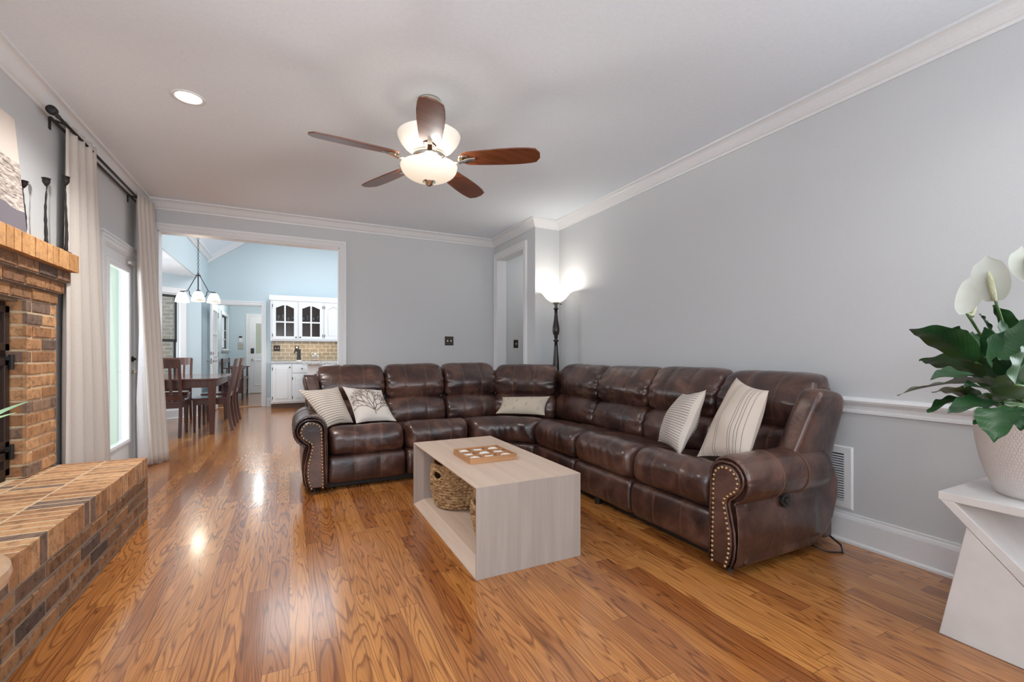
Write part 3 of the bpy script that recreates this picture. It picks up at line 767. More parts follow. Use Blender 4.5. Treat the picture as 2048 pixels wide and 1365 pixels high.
# iron insert in the firebox
ix = -1.36
f = MB(); f.box(ix - 0.05, ix, 2.2, 3.352, HZ + 0.001, 1.365)
ins = f.build('stove_insert', M['stoveiron'], fp, bevel=0.004)
for z0_, z1_ in ((1.09, 1.33), (0.57, 1.05), (HZ + 0.03, 0.55)):
    f = MB(); y0_, y1_ = 2.86, 3.345
    for a in ((y0_, y0_ + 0.045, z0_, z1_), (y1_ - 0.045, y1_, z0_, z1_), (y0_, y1_, z0_, z0_ + 0.04), (y0_, y1_, z1_ - 0.04, z1_)):
        f.box(ix - 0.004, ix + 0.018, *a)
    f.box(ix - 0.004, ix + 0.006, y0_ + 0.03, y1_ - 0.03, z0_ + 0.03, z1_ - 0.03)
    f.build('stove_door', M['stoveiron'], ins, bevel=0.004)
for z_ in (1.04, 0.56):
    f = MB(); f.tube([(ix + 0.03, 3.33, z_ - 0.05), (ix + 0.03, 3.33, z_ + 0.03)], 0.011, 10); f.box(ix, ix + 0.03, 3.30, 3.352, z_ + 0.0, z_ + 0.02)
    f.build('hinge', M['iron'], ins)

# things on the mantel
def candle_holder(loc, h, tilt, label):
    r = thing('candle_holder', label, 'candle holder', loc, 0, 'iron candle holders on the mantel')
    f = MB(); n = 14
    pts = []; rr = []
    for k in range(n + 1):
        t = k / n
        pts.append((tilt * math.sin(t * 4.0) * 0.003, 0.004 * math.sin(t * 7), h * 0.9 * t))
        rr.append(0.0095 - 0.0060 * t + 0.0012 * math.sin(k * 2.3))
    f.tube(pts, rr, 8)
    f.build('stem', M['iron'], r, smooth=True)
    f = MB(); f.lathe([(0.002, 0), (0.028, 0.0), (0.027, 0.005), (0.012, 0.014), (0.002, 0.016)], n=16)
    f.build('foot', M['iron'], r, smooth=True)
    f = MB(); f.lathe([(0.004, h * 0.9 - 0.004), (0.010, h * 0.9 + 0.004), (0.017, h * 0.9 + 0.018), (0.018, h), (0.0205, h + 0.001), (0.0205, h + 0.003), (0.014, h + 0.002), (0.012, h - 0.02), (0.001, h - 0.021)], n=18, caps=False)
    f.build('cup', M['iron'], r, smooth=True)
candle_holder((-1.228, 3.675, MZ1), 0.468, 1, 'tallest iron candle holder, at the mantel end before the curtain')
candle_holder((-1.245, 3.475, MZ1), 0.385, -1, 'middle iron candle holder standing on the mantel against grey wall')
candle_holder((-1.285, 3.335, MZ1), 0.315, 2, 'shortest iron candle holder, half behind the beach picture on the mantel')

# canvas picture leaning on the wall
pr = thing('canvas_picture', 'pale beach canvas with waves leaning on the wall above the mantel', 'picture')
def canvas_mat():
    m, nt, b = mat('beach_canvas'); L = nt.links.new
    tc = nd(nt, 'ShaderNodeTexCoord'); sp = nd(nt, 'ShaderNodeSeparateXYZ'); L(tc.outputs['UV'], sp.inputs[0])
    nz = nd(nt, 'ShaderNodeTexNoise', i_Scale=9.0, i_Detail=6.0, i_Distortion=1.5)
    mp = nd(nt, 'ShaderNodeMapping'); mp.inputs['Scale'].default_value = (1.2, 5.0, 1); mp.inputs['Rotation'].default_value = (0, 0, 0.35); L(tc.outputs['UV'], mp.inputs[0]); L(mp.outputs[0], nz.inputs['Vector'])
    sea = ramp(nt, [(0.35, (0.14, 0.11, 0.105)), (0.5, (0.42, 0.35, 0.31)), (0.62, (0.70, 0.62, 0.55))]); L(nz.outputs['Fac'], sea.inputs[0])
    n2 = nd(nt, 'ShaderNodeTexNoise', i_Scale=6.0, i_Detail=3.0); L(tc.outputs['UV'], n2.inputs['Vector'])
    hv = nd(nt, 'ShaderNodeMath', operation='MULTIPLY_ADD'); hv.inputs[1].default_value = 0.12; L(n2.outputs['Fac'], hv.inputs[0]); L(sp.outputs[1], hv.inputs[2])
    g1 = nd(nt, 'ShaderNodeMath', operation='GREATER_THAN'); g1.inputs[1].default_value = 0.62; L(sp.outputs[1], g1.inputs[0])
    g0 = nd(nt, 'ShaderNodeMath', operation='LESS_THAN'); g0.inputs[1].default_value = 0.27; L(hv.outputs[0], g0.inputs[0])
    a = nd(nt, 'ShaderNodeMix', data_type='RGBA'); a.inputs[7].default_value = (0.74, 0.64, 0.57, 1); L(g1.outputs[0], a.inputs[0]); L(sea.outputs[0], a.inputs[6])
    c = nd(nt, 'ShaderNodeMix', data_type='RGBA'); c.inputs[7].default_value = (0.165, 0.15, 0.175, 1); L(g0.outputs[0], c.inputs[0]); L(a.outputs[2], c.inputs[6])
    L(c.outputs[2], b.inputs['Base Color']); b.inputs['Roughness'].default_value = 0.7
    return m
pb = Vector((-1.25, 3.285, MZ1 + 0.001)); phh = 0.62; pww = 0.95; lean = 0.05
def canv(u, v): return pb + Vector((-lean * v, -pww * (1 - u), phh * v))
f = MB(); f.grid(1, 1, canv)
f.build('printed_front', canvas_mat(), pr)
f = MB(); f.prism([(0, 0), (1, 0), (1, 1), (0, 1)], lambda u, v: canv(u, v) - Vector((0.0005, 0, 0)), lambda u, v: canv(u, v) - Vector((0.012, 0, 0)))
f.build('canvas_body', M['linen'], pr)

# ------------------------------------------------------------------ curtains
rod = thing('curtain_rod', 'black double curtain rod with brackets above the patio door', 'curtain rod')
RX, RZ = -1.255, 2.512
for dx, dz in ((0.0, 0.0), (-0.036, -0.012)):
    f = MB(); f.tube([(RX + dx, 3.66, RZ + dz), (RX + dx, 5.53, RZ + dz)], 0.0095, 12)
    f.build('rod_tube', M['iron'], rod, smooth=True)
f = MB(); f.tube([(RX, 3.555, RZ), (RX, 3.56, RZ), (RX, 3.585, RZ), (RX, 3.595, RZ), (RX, 3.66, RZ)], [0.012, 0.026, 0.026, 0.013, 0.012], 16)
f.build('finial', M['iron'], rod, smooth=True)
for y_ in (3.72, 5.20):
    f = MB(); f.tube([(XL + 0.004, y_, RZ + 0.005), (RX - 0.04, y_, RZ + 0.0), (RX, y_, RZ - 0.014)], 0.006, 8); f.box(XL, XL + 0.006, y_ - 0.012, y_ + 0.012, RZ - 0.06, RZ + 0.02)
    f.build('bracket', M['iron'], rod)
def curtain(label, top, bot, nf, zb, mt, amp=(0.022, 0.045), ph=0.0, bulge=0.0, seed=0):
    rnd = random.Random(seed)
    n = nf * 14
    fr = [rnd.uniform(0.75, 1.25) for _ in range(nf + 1)]
    def fn(u, v):
        t0, t1 = Vector(top[0]), Vector(top[1]); b0, b1 = Vector(bot[0]), Vector(bot[1])
        vv = v
        e = vv ** 1.15
        p = (t0.lerp(t1, u)).lerp(b0.lerp(b1, u), e)
        tb = (t1 - t0).lerp(b1 - b0, e); nrm = Vector((tb.y, -tb.x)).normalized()
        k = u * nf
        a = (amp[0] + (amp[1] - amp[0]) * min(1, vv * 1.6)) * fr[int(min(k, nf - 0.01))]
        w = math.sin(2 * PI * k + ph)
        w = math.copysign(abs(w) ** 0.75, w)
        off = a * w + bulge * math.sin(PI * vv) * 0.5
        p = p + nrm * off + Vector((0, tb.y * 0.02 * math.sin(4 * PI * k)))
        z = RZ + 0.035 + (zb - RZ - 0.035) * v
        return (p.x, p.y, z)
    f = MB(); f.grid(n, 26, fn)
    o = f.build('curtain', mt, None, smooth=True, solid=0.003)
    tag(o, label, 'curtain', 'linen curtain panels')
    return o
curtain('near linen curtain panel hanging beside the brick mantel', ((-1.276, 3.79), (-1.25, 4.19)), ((-1.272, 3.722), (-1.24, 4.41)), 4, 0.012, M['linen'], (0.018, 0.042), 0.6, 0, 3)
c2 = thing('curtain', 'far linen curtain panel beside the wide opening, white lining showing', 'curtain', group='linen curtain panels')
def cur2(u, v):
    e = v ** 1.3
    p = Vector((-1.255, 5.18)).lerp(Vector((-1.20, 5.51)), u).lerp(Vector((-1.215, 5.36)).lerp(Vector((-1.10, 5.54)), u), e)
    a = 0.018 + 0.022 * min(1, v * 1.5)
    w = math.sin(2 * PI * u * 4 + 0.5); w = math.copysign(abs(w) ** 0.75, w)
    return (p.x + a * w, p.y, RZ + 0.035 + (0.012 - RZ - 0.035) * v)
f = MB(); f.grid(56, 26, cur2); f.build('drape', M['linen'], c2, smooth=True, solid=0.003)
def cur2l(u, v):
    a = Vector(cur2(0, v)); b_ = Vector((-1.275, 5.1 + 0.10 * v, a.z)) if v > 0.22 else a
    k = max(0.0, (v - 0.22) / 0.78)
    e = a.lerp(Vector((-1.272, 5.27, a.z)), min(1, k * 1.5))
    p = a.lerp(e, u)
    return (p.x + 0.010 * math.sin(9 * u + 5 * v) * k * u, p.y - 0.02 * k * u * (1 - u), a.z)
f = MB(); f.grid(14, 24, cur2l); f.build('lining', M['lining'], c2, smooth=True, solid=0.002)

# ------------------------------------------------------------------ ceiling fan
FX, FY, FZ = 0.763, 2.67, 2.25
fan = thing('ceiling_fan', 'five-bladed cherry wood ceiling fan with two lit alabaster bowls', 'ceiling fan', (FX, FY, 0))
f = MB(); f.lathe([(0.001, H - 0.001), (0.07, H - 0.001), (0.072, H - 0.02), (0.055, H - 0.05), (0.018, H - 0.06), (0.016, 2.30), (0.001, 2.30)], n=28)
f.build('downrod', M['nickel'], fan, smooth=True)
f = MB(); f.lathe([(0.182, 2.405), (0.187, 2.402), (0.184, 2.392), (0.172, 2.365), (0.143, 2.33), (0.10, 2.305), (0.06, 2.298)], n=40, caps=False)
f.build('uplight_bowl', M['shade_up'], fan, smooth=True, solid=0.005)
f = MB(); f.lathe([(0.001, 2.297), (0.088, 2.297), (0.098, 2.285), (0.098, 2.262), (0.088, 2.25), (0.078, 2.245), (0.078, 2.232), (0.05, 2.222), (0.001, 2.222)], n=36)
f.build('motor_housing', M['nickel'], fan, smooth=True)
f = MB()
prof = []
for k in range(15):
    a = k / 14 * PI / 2
    prof.append((0.168 * math.cos(a) + 0.002, 2.212 - 0.088 * math.sin(a)))
f.lathe([(0.160, 2.216), (0.172, 2.218)] + prof, n=40, caps=False)
f.build('light_bowl', M['shade'], fan, smooth=True)
f = MB(); f.lathe([(0.001, 2.128), (0.040, 2.130), (0.040, 2.122), (0.026, 2.114), (0.024, 2.106), (0.012, 2.098), (0.001, 2.096)], n=24)
f.build('finial', M['nickel'], fan, smooth=True)
for k in range(3):
    a = R(40 + 120 * k); f = MB(); f.tube([(0.165 * math.cos(a), 0.165 * math.sin(a), 2.214), (0.09 * math.cos(a), 0.09 * math.sin(a), 2.245)], 0.005, 8); f.sphere((0.174 * math.cos(a), 0.174 * math.sin(a), 2.214), 0.008, 0.008, 0.008, 8, 6)
    f.build('bowl_holder', M['nickel'], fan, smooth=True)
BL = 0.675
def blade(ang):
    ca, sa = math.cos(ang), math.sin(ang)
    pitch = R(-13)
    def tr(x, y, z):
        y2 = y * math.cos(pitch) - z * math.sin(pitch); z2 = y * math.sin(pitch) + z * math.cos(pitch)
        return (x * ca - y2 * sa, x * sa + y2 * ca, FZ + 0.005 + z2 + 0.0 * x)
    # outline (x from hub, half widths)
    up = [(0.19, 0.020), (0.205, 0.045), (0.24, 0.058), (0.34, 0.066), (0.45, 0.072), (0.54, 0.073), (0.61, 0.068), (0.652, 0.060), (0.676, 0.022)]
    poly = [(x, w) for x, w in up] + [(x, -w) for x, w in reversed(up)]
    f = MB(); f.prism(poly, lambda x, y: tr(x, y, -0.004), lambda x, y: tr(x, y, 0.004))
    b = f.build('blade', M['blade'], fan, bevel=0.002)
    f = MB()
    def tr2(x, y, z): return (x * ca - y * sa, x * sa + y * ca, z)
    pts = [tr2(0.085, 0, 2.262), tr2(0.14, 0, 2.235), tr2(0.19, 0, 2.228), tr2(0.24, 0, 2.243), tr2(0.285, 0, 2.246)]
    for i in range(4):
        p, q = Vector(pts[i]), Vector(pts[i + 1]); sd = Vector((-sa, ca, 0)) * 0.013
        up_ = Vector((0, 0, 0.006))
        f.obox(p - sd, q - p, sd * 2, up_)
    for (x, y) in ((0.215, 0.028), (0.215, -0.028), (0.255, 0.0)):
        c = tr(x, y, -0.006); f.sphere(c, 0.011, 0.011, 0.006, 10, 6)
    f.lathe([(0.034, -0.003), (0.040, 0.0), (0.034, 0.003)], (0, 0, 0), 20)
    n0 = len(f.v) - 60
    for i in range(n0, len(f.v)):
        x, y, z = f.v[i]; f.v[i] = tr(x + 0.218, y, z - 0.006)
    f.build('blade_iron', M['nickel'], b)
for k, a in enumerate((183.5, 254.9, 327.3, 41.4, 113.8)): blade(R(a))
light('fan_lamp', 'POINT', (FX, FY, 2.205), 22, NEUT, radius=0.03)

# recessed can
rc = thing('recessed_light', 'lit round recessed light in the ceiling left of the fan', 'ceiling light', (CANS[0][0], CANS[0][1], H))
f = MB(); f.lathe([(0.068, 0.0), (0.085, 0.0), (0.086, -0.004), (0.072, -0.006), (0.066, -0.001)], n=36, caps=False); f.build('trim_ring', M['white'], rc, smooth=True)
f = MB(); f.lathe([(0.001, -0.002), (0.068, -0.002)], n=36, caps=False); f.build('lens', M['canlens'], rc)

# ------------------------------------------------------------------ floor lamp
LX, LY = 2.63, 4.20
fl = thing('floor_lamp', 'tall dark turned floor lamp with glowing glass bowl shade behind the sofa corner', 'floor lamp', (LX, LY, 0))
f = MB(); f.lathe([(0.001, 0), (0.115, 0.0), (0.115, 0.012), (0.09, 0.025), (0.05, 0.04), (0.03, 0.06), (0.026, 0.09), (0.001, 0.09)], n=32); f.build('base', M['lampbody'], fl, smooth=True)
f = MB(); f.lathe([(0.001, 0.085), (0.024, 0.09), (0.03, 0.3), (0.034, 0.62), (0.030, 0.80), (0.035, 0.95), (0.022, 1.14), (0.017, 1.20), (0.030, 1.205), (0.030, 1.22), (0.016, 1.228), (0.018, 1.245), (0.024, 1.25), (0.020, 1.265), (0.034, 1.29), (0.040, 1.325), (0.036, 1.37), (0.024, 1.44), (0.018, 1.50), (0.017, 1.555), (0.028, 1.558), (0.028, 1.57), (0.018, 1.575), (0.001, 1.575)], n=28)
f.build('pole', M['lampbody'], fl, smooth=True)
f = MB(); f.lathe([(0.001, 1.572), (0.016, 1.572), (0.016, 1.605), (0.026, 1.612), (0.040, 1.638), (0.036, 1.645), (0.001, 1.645)], n=24); f.build('socket_cup', M['pewter'], fl, smooth=True)
f = MB(); f.lathe([(0.040, 1.634), (0.075, 1.650), (0.110, 1.680), (0.135, 1.712), (0.158, 1.740), (0.185, 1.755), (0.204, 1.762), (0.206, 1.768), (0.190, 1.766)], n=44, caps=False); f.build('lamp_shade', M['shade2'], fl, smooth=True, solid=0.004)
f = MB(); f.tube([(0.03, -0.02, 1.618), (0.055, -0.035, 1.612)], 0.004, 8); f.build('switch', M['iron'], fl)
light('floor_lamp_bulb', 'POINT', (LX, LY, 1.75), 4.2, (1.0, 0.93, 0.84), radius=0.06)

# ------------------------------------------------------------------ switches, vent
def switch(label, o, u, n, w, h, tog):
    """o centre, u horizontal unit, n outward unit"""
    o, u, n = Vector(o), Vector(u), Vector(n); z = Vector((0, 0, 1))
    r = thing('light_switch', label, 'light switch')
    f = MB(); f.frustum(o - u * w / 2 - z * h / 2, u * w, z * h, n * 0.006, 0.003); f.build('cover_plate', M['bronze'], r)
    for k in range(tog):
        c = o + u * ((k - (tog - 1) / 2) * 0.046)
        f = MB(); f.obox(c - u * 0.005 - z * 0.011 + n * 0.006, u * 0.010, z * 0.022, n * 0.010); f.build('toggle', M['white'], r)
switch('two-gang bronze light switch on the grey back wall above the sofa', (1.873, YB - 0.0005, 1.235), (1, 0, 0), (0, -1, 0), 0.118, 0.118, 2)
switch('single bronze light switch inside the hall doorway', (2.855, YB - 0.0005, 1.205), (1, 0, 0), (0, -1, 0), 0.072, 0.115, 1)
vt = thing('return_air_vent', 'white louvred air vent in the right wall behind the sofa arm', 'vent')
vy0, vy1, vz0, vz1 = 1.405, 1.80, 0.185, 0.545
f = MB(); sweep(f, [(vy0 + 0.045, vz0 + 0.045), (vy0 + 0.045, vz1 - 0.045), (vy1 - 0.045, vz1 - 0.045), (vy1 - 0.045, vz0 + 0.045)], [(-0.001, 0.0), (0.0, 0.010), (0.036, 0.010), (0.045, 0.001)], lambda a, b, c: (XR - c, a, b), closed=True, side=-1); f.build('frame', M['trim'], vt)
f = MB(); f.box(XR - 0.0015, XR - 0.0005, vy0 + 0.04, vy1 - 0.04, vz0 + 0.04, vz1 - 0.04); f.build('duct_opening', M['black'], vt)  # flat black sheet standing in for the shade inside the duct
nsl = 19
for k in range(nsl):
    z_ = vz0 + 0.055 + k * (vz1 - vz0 - 0.11) / (nsl - 1)
    f = MB(); f.prism([(0, 0), (0.0095, -0.006), (0.0095, -0.0045), (0, 0.0015)], lambda a, b: (XR - 0.001 - a, vy0 + 0.042, z_ + b), lambda a, b: (XR - 0.001 - a, vy1 - 0.042, z_ + b)); f.build('louvre', M['trim'], vt)

# ------------------------------------------------------------------ sectional sofa
sofa = thing('sectional_sofa', 'large brown leather L-shaped reclining sectional sofa with nailhead arms', 'sofa')
def cube_pts(n):
    """unit cube surface grid -> dict verts, faces"""
    idx = {}; vs = []; fs = []
    def vid(p):
        k = tuple(round(c * n) for c in p)
        if k not in idx: idx[k] = len(vs); vs.append(Vector(p))
        return idx[k]
    for ax in range(3):
        for sg in (-1, 1):
            for i in range(n):
                for j in range(n):
                    q = []
                    for (a, b_) in ((i, j), (i + 1, j), (i + 1, j + 1), (i, j + 1)):
                        p = [0, 0, 0]; p[ax] = sg; p[(ax + 1) % 3] = -1 + 2 * a / n; p[(ax + 2) % 3] = -1 + 2 * b_ / n
                        q.append(vid(p))
                    fs.append(tuple(q if sg > 0 else q[::-1]))
    return vs, fs
CUBE = cube_pts(26)
def cushion(name, fn, ex, parent, seams=None, mt=None, lump=0.006, seed=0):
    """superellipsoid block pushed through fn(w,d,h) -> world; w,d,h in [-1,1]"""
    vs, fs = CUBE
    out = []; sm = []
    for p in vs:
        l = (abs(p.x) ** ex[0] + abs(p.y) ** ex[1] + abs(p.z) ** ex[2])
        # solve scale so that |sx|^a+|sy|^b+|sz|^c = 1 (monotone bisection)
        lo, hi = 0.2, 1.0
        if l > 1.0:
            for _ in range(18):
                s_ = (lo + hi) / 2
                if (abs(p.x * s_) ** ex[0] + abs(p.y * s_) ** ex[1] + abs(p.z * s_) ** ex[2]) > 1: hi = s_
                else: lo = s_
            s_ = lo
        else: s_ = 1.0
        q = p * s_
        r = Vector(fn(q.x, q.y, q.z))
        if lump:
            nv = mnoise.noise_vector(r * 6.0 + Vector((seed * 3.1, 0, 0))) * lump
            n2 = mnoise.noise_vector(r * 17.0 + Vector((0, seed * 1.7, 0))) * (lump * 0.18)
            r = r + nv + n2
        out.append(r)
        w = q.x
        sm.append(w + 2.0)
    f = MB(); f.add(out, fs)
    o = f.build(name, mt or M['leather'], parent, smooth=True, recalc=False)
    if seams:
        a = o.data.attributes.new('across', 'FLOAT', 'POINT'); a.data.foreach_set('value', sm)
    md = o.modifiers.new('sub', 'SUBSURF'); md.levels = 1; md.render_levels = 1
    return o
def seam_snap(w, seams, amt):
    """slight groove at the seams"""
    g = 0.0
    for s0 in seams or ():
        g = max(g, math.exp(-((w - s0) / 0.045) ** 2))
    return g * amt

class Sec:
    """a straight seat section: front edge from A to B (world 2D), depth direction n"""
    def __init__(s, A, B, n): s.A, s.B, s.n = Vector(A), Vector(B), Vector(n).normalized()
    def pt(s, w, dep, z):
        p = s.A.lerp(s.B, (w + 1) / 2) + s.n * dep
        return (p.x, p.y, z)
seedc = [0]
def seat_unit(pt, w_amp=1.0, foot=True, seams=(-0.33, 0.33), dmax=0.66):
    seedc[0] += 1; sd = seedc[0]
    def fn(w, d, h):
        dep = 0.02 + (d + 1) / 2 * dmax
        t = (d + 1) / 2
        zt = 0.478 + 0.030 * math.exp(-((t - 0.16) / 0.16) ** 2) - 0.055 * t - 0.018 * (1 - w * w) * math.exp(-((t - 0.62) / 0.22) ** 2)
        zb = 0.238
        z = zb + (h + 1) / 2 * (zt - zb)
        if h > 0 and abs(t - 0.42) < 0.05: z -= 0.012 * (1 - abs(t - 0.42) / 0.05)
        # pleats along the front roll
        fr = max(0.0, 1 - t / 0.35) * (0.5 + 0.5 * h)
        z += 0.0022 * math.sin(w * 29 + sd + 5 * t + 2.5 * math.sin(w * 6 + sd)) * max(0, fr)
        dep -= 0.003 * math.sin(w * 23 + sd * 2 + h * 3.5 + 2 * math.sin(w * 5)) * max(0, 1 - t / 0.2)
        dep += 0.012 * h * h * max(0, 1 - t / 0.25)
        return pt(w * 0.985, dep, z)
    cushion('seat_cushion', fn, (14, 4.0, 3.4), sofa, seams if foot else None, lump=0.006, seed=sd)
    if foot:
        def fn2(w, d, h):
            dep = 0.045 + (d + 1) / 2 * 0.20 - 0.02 * (1 - h * h)
            z = 0.045 + (h + 1) / 2 * 0.222
            return pt(w * 0.985, dep + seam_snap(w, seams, 0.006), z)
        cushion('footrest_panel', fn2, (18, 6, 9), sofa, seams, lump=0.003, seed=sd + 40)
def back_unit(pt, top=0.975, seams=(-0.33, 0.33), wsc=0.99):
    """pt(w, dep, z); leaning back; depth measured from the seat front"""
    seedc[0] += 1; sd = seedc[0]
    def lean(z): return 0.585 + 0.20 * max(0.0, (z - 0.42)) 
    def fup(w, d, h):
        # d=-1 faces the sitter
        z0, z1 = 0.640, top
        z = z0 + (h + 1) / 2 * (z1 - z0)
        thick = 0.19
        dep = lean(z) + (d + 1) / 2 * thick - 0.045 * math.exp(-((h + 0.15) / 0.6) ** 2) * (1 - 0.25 * w * w) * (1 if d < 0 else 0.3)
        dep += 0.035 * max(0, h) ** 2
        if h > 0.2: z -= 0.012 * (w * w) ** 2
        z += 0.010 * (1 - w * w) * (-1 if h < -0.6 else 0)
        # gathered pleats at the lower corners and sides
        e = max(0.0, abs(w) - 0.62) / 0.38
        dep += 0.007 * e * math.sin(h * 15 + sd)
        lowp = max(0.0, -h - 0.45) / 0.55
        dep += 0.006 * lowp * math.sin(w * 24 + sd * 1.3)
        dep += seam_snap(w, seams, 0.006) * (1 if d < 0 else 0)
        if h > 0.5: z -= seam_snap(w, seams, 0.004)
        return pt(w * wsc, dep, z)
    cushion('back_cushion', fup, (12, 3.4, 4.2), sofa, seams, lump=0.006, seed=sd)
    def flo(w, d, h):
        z = 0.395 + (h + 1) / 2 * (0.665 - 0.395)
        dep = lean(z) + 0.012 + (d + 1) / 2 * 0.17 - 0.055 * (1 - h * h) * (1 - 0.3 * w * w) * (1 if d < 0 else 0)
        z += 0.022 * (1 - w * w) * (h + 1) / 2 - 0.016
        e = max(0.0, abs(w) - 0.6) / 0.4
        dep += 0.005 * e * math.sin(h * 11 + sd)
        dep += seam_snap(w, seams, 0.005) * (1 if d < 0 else 0)
        return pt(w * wsc, dep, z)
    cushion('lumbar_cushion', flo, (13, 3.4, 3.6), sofa, seams, lump=0.005, seed=sd + 60)
# left run (faces the camera): front edge Y 3.72
FYL, FXR = 3.72, 1.90
SL = [0.265, 0.88, 1.455]
for a, b_ in zip(SL, SL[1:]): seat_unit(Sec((a, FYL), (b_, FYL), (0, 1)).pt)
BLx = [0.215, 0.825, 1.415, 2.0]
for a, b_ in zip(BLx, BLx[1:]): back_unit(Sec((a, FYL), (b_, FYL), (0, 1)).pt, 0.972)
# right run (faces left): front edge X 1.90
SR = [3.47, 2.85, 2.215, 1.585]
for a, b_ in zip(SR, SR[1:]): seat_unit(Sec((FXR, a), (FXR, b_), (1, 0)).pt)
BRy = [4.09, 3.36, 2.71, 2.07, 1.462]
for k, (a, b_) in enumerate(zip(BRy, BRy[1:])): back_unit(Sec((FXR, a), (FXR, b_), (1, 0)).pt, (0.962, 0.965, 0.975, 0.965)[k])
# corner: diagonal back and wedge seat
A2, B2 = Vector((1.985, 4.425)), Vector((2.505, 3.985)); dn = Vector((0.40, 0.47)).normalized()
# place so that ridge depth ~0.70 falls on the A2-B2 line
back_unit(Sec(A2 - dn * 0.705, B2 - dn * 0.705, dn).pt, 0.958)
def wedge(w, dep, z):
    u = (w + 1) / 2; t = min(1.0, max(0.0, dep / 0.62))
    f0 = Vector((1.46, 3.735)); f1 = Vector((1.90, 3.475)); fm = Vector((1.735, 3.665))
    fr = f0 * (1 - u) ** 2 + fm * 2 * u * (1 - u) + f1 * u * u
    g0 = Vector((1.46, 4.36)); g1 = Vector((2.53, 3.475)); gm = Vector((2.42, 4.42))
    bk = g0 * (1 - u) ** 2 + gm * 2 * u * (1 - u) + g1 * u * u
    p = fr.lerp(bk, t)
    return (p.x, p.y, z)
seat_unit(wedge, foot=False, dmax=0.62)
def wfront(w, d, h):
    dep = 0.03 + (d + 1) / 2 * 0.2
    x, y, z = wedge(w * 0.98, dep, 0.045 + (h + 1) / 2 * 0.222)
    return (x, y, z)
cushion('front_panel', wfront, (14, 5, 6), sofa, None, lump=0.004, seed=88)
# inner frame under everything (black), rear shell
f = MB(); f.box(0.20, 1.6, FYL + 0.10, 4.50, 0.012, 0.24); f.box(FXR + 0.10, 2.66, 1.62, 3.6, 0.012, 0.24)
f.prism([(1.6, 3.82), (1.95, 3.6), (2.66, 3.6), (2.66, 3.85), (2.2, 4.40), (1.6, 4.50)], lambda a, b: (a, b, 0.012), lambda a, b: (a, b, 0.24))
f.build('underframe', M['dark'], sofa)
f = MB()
bp_ = [(0.13, 4.50), (2.04, 4.53), (2.53, 4.11), (2.66, 3.6), (2.66, 1.45)]
sweep(f, bp_, [(0.0, 0.05), (0.0, 0.86), (-0.02, 0.885), (-0.055, 0.885), (-0.07, 0.86), (-0.07, 0.05)], lambda a, b, c: (a, b, c), side=1)
f.build('rear_shell', M['leather'], sofa, bevel=0.01)

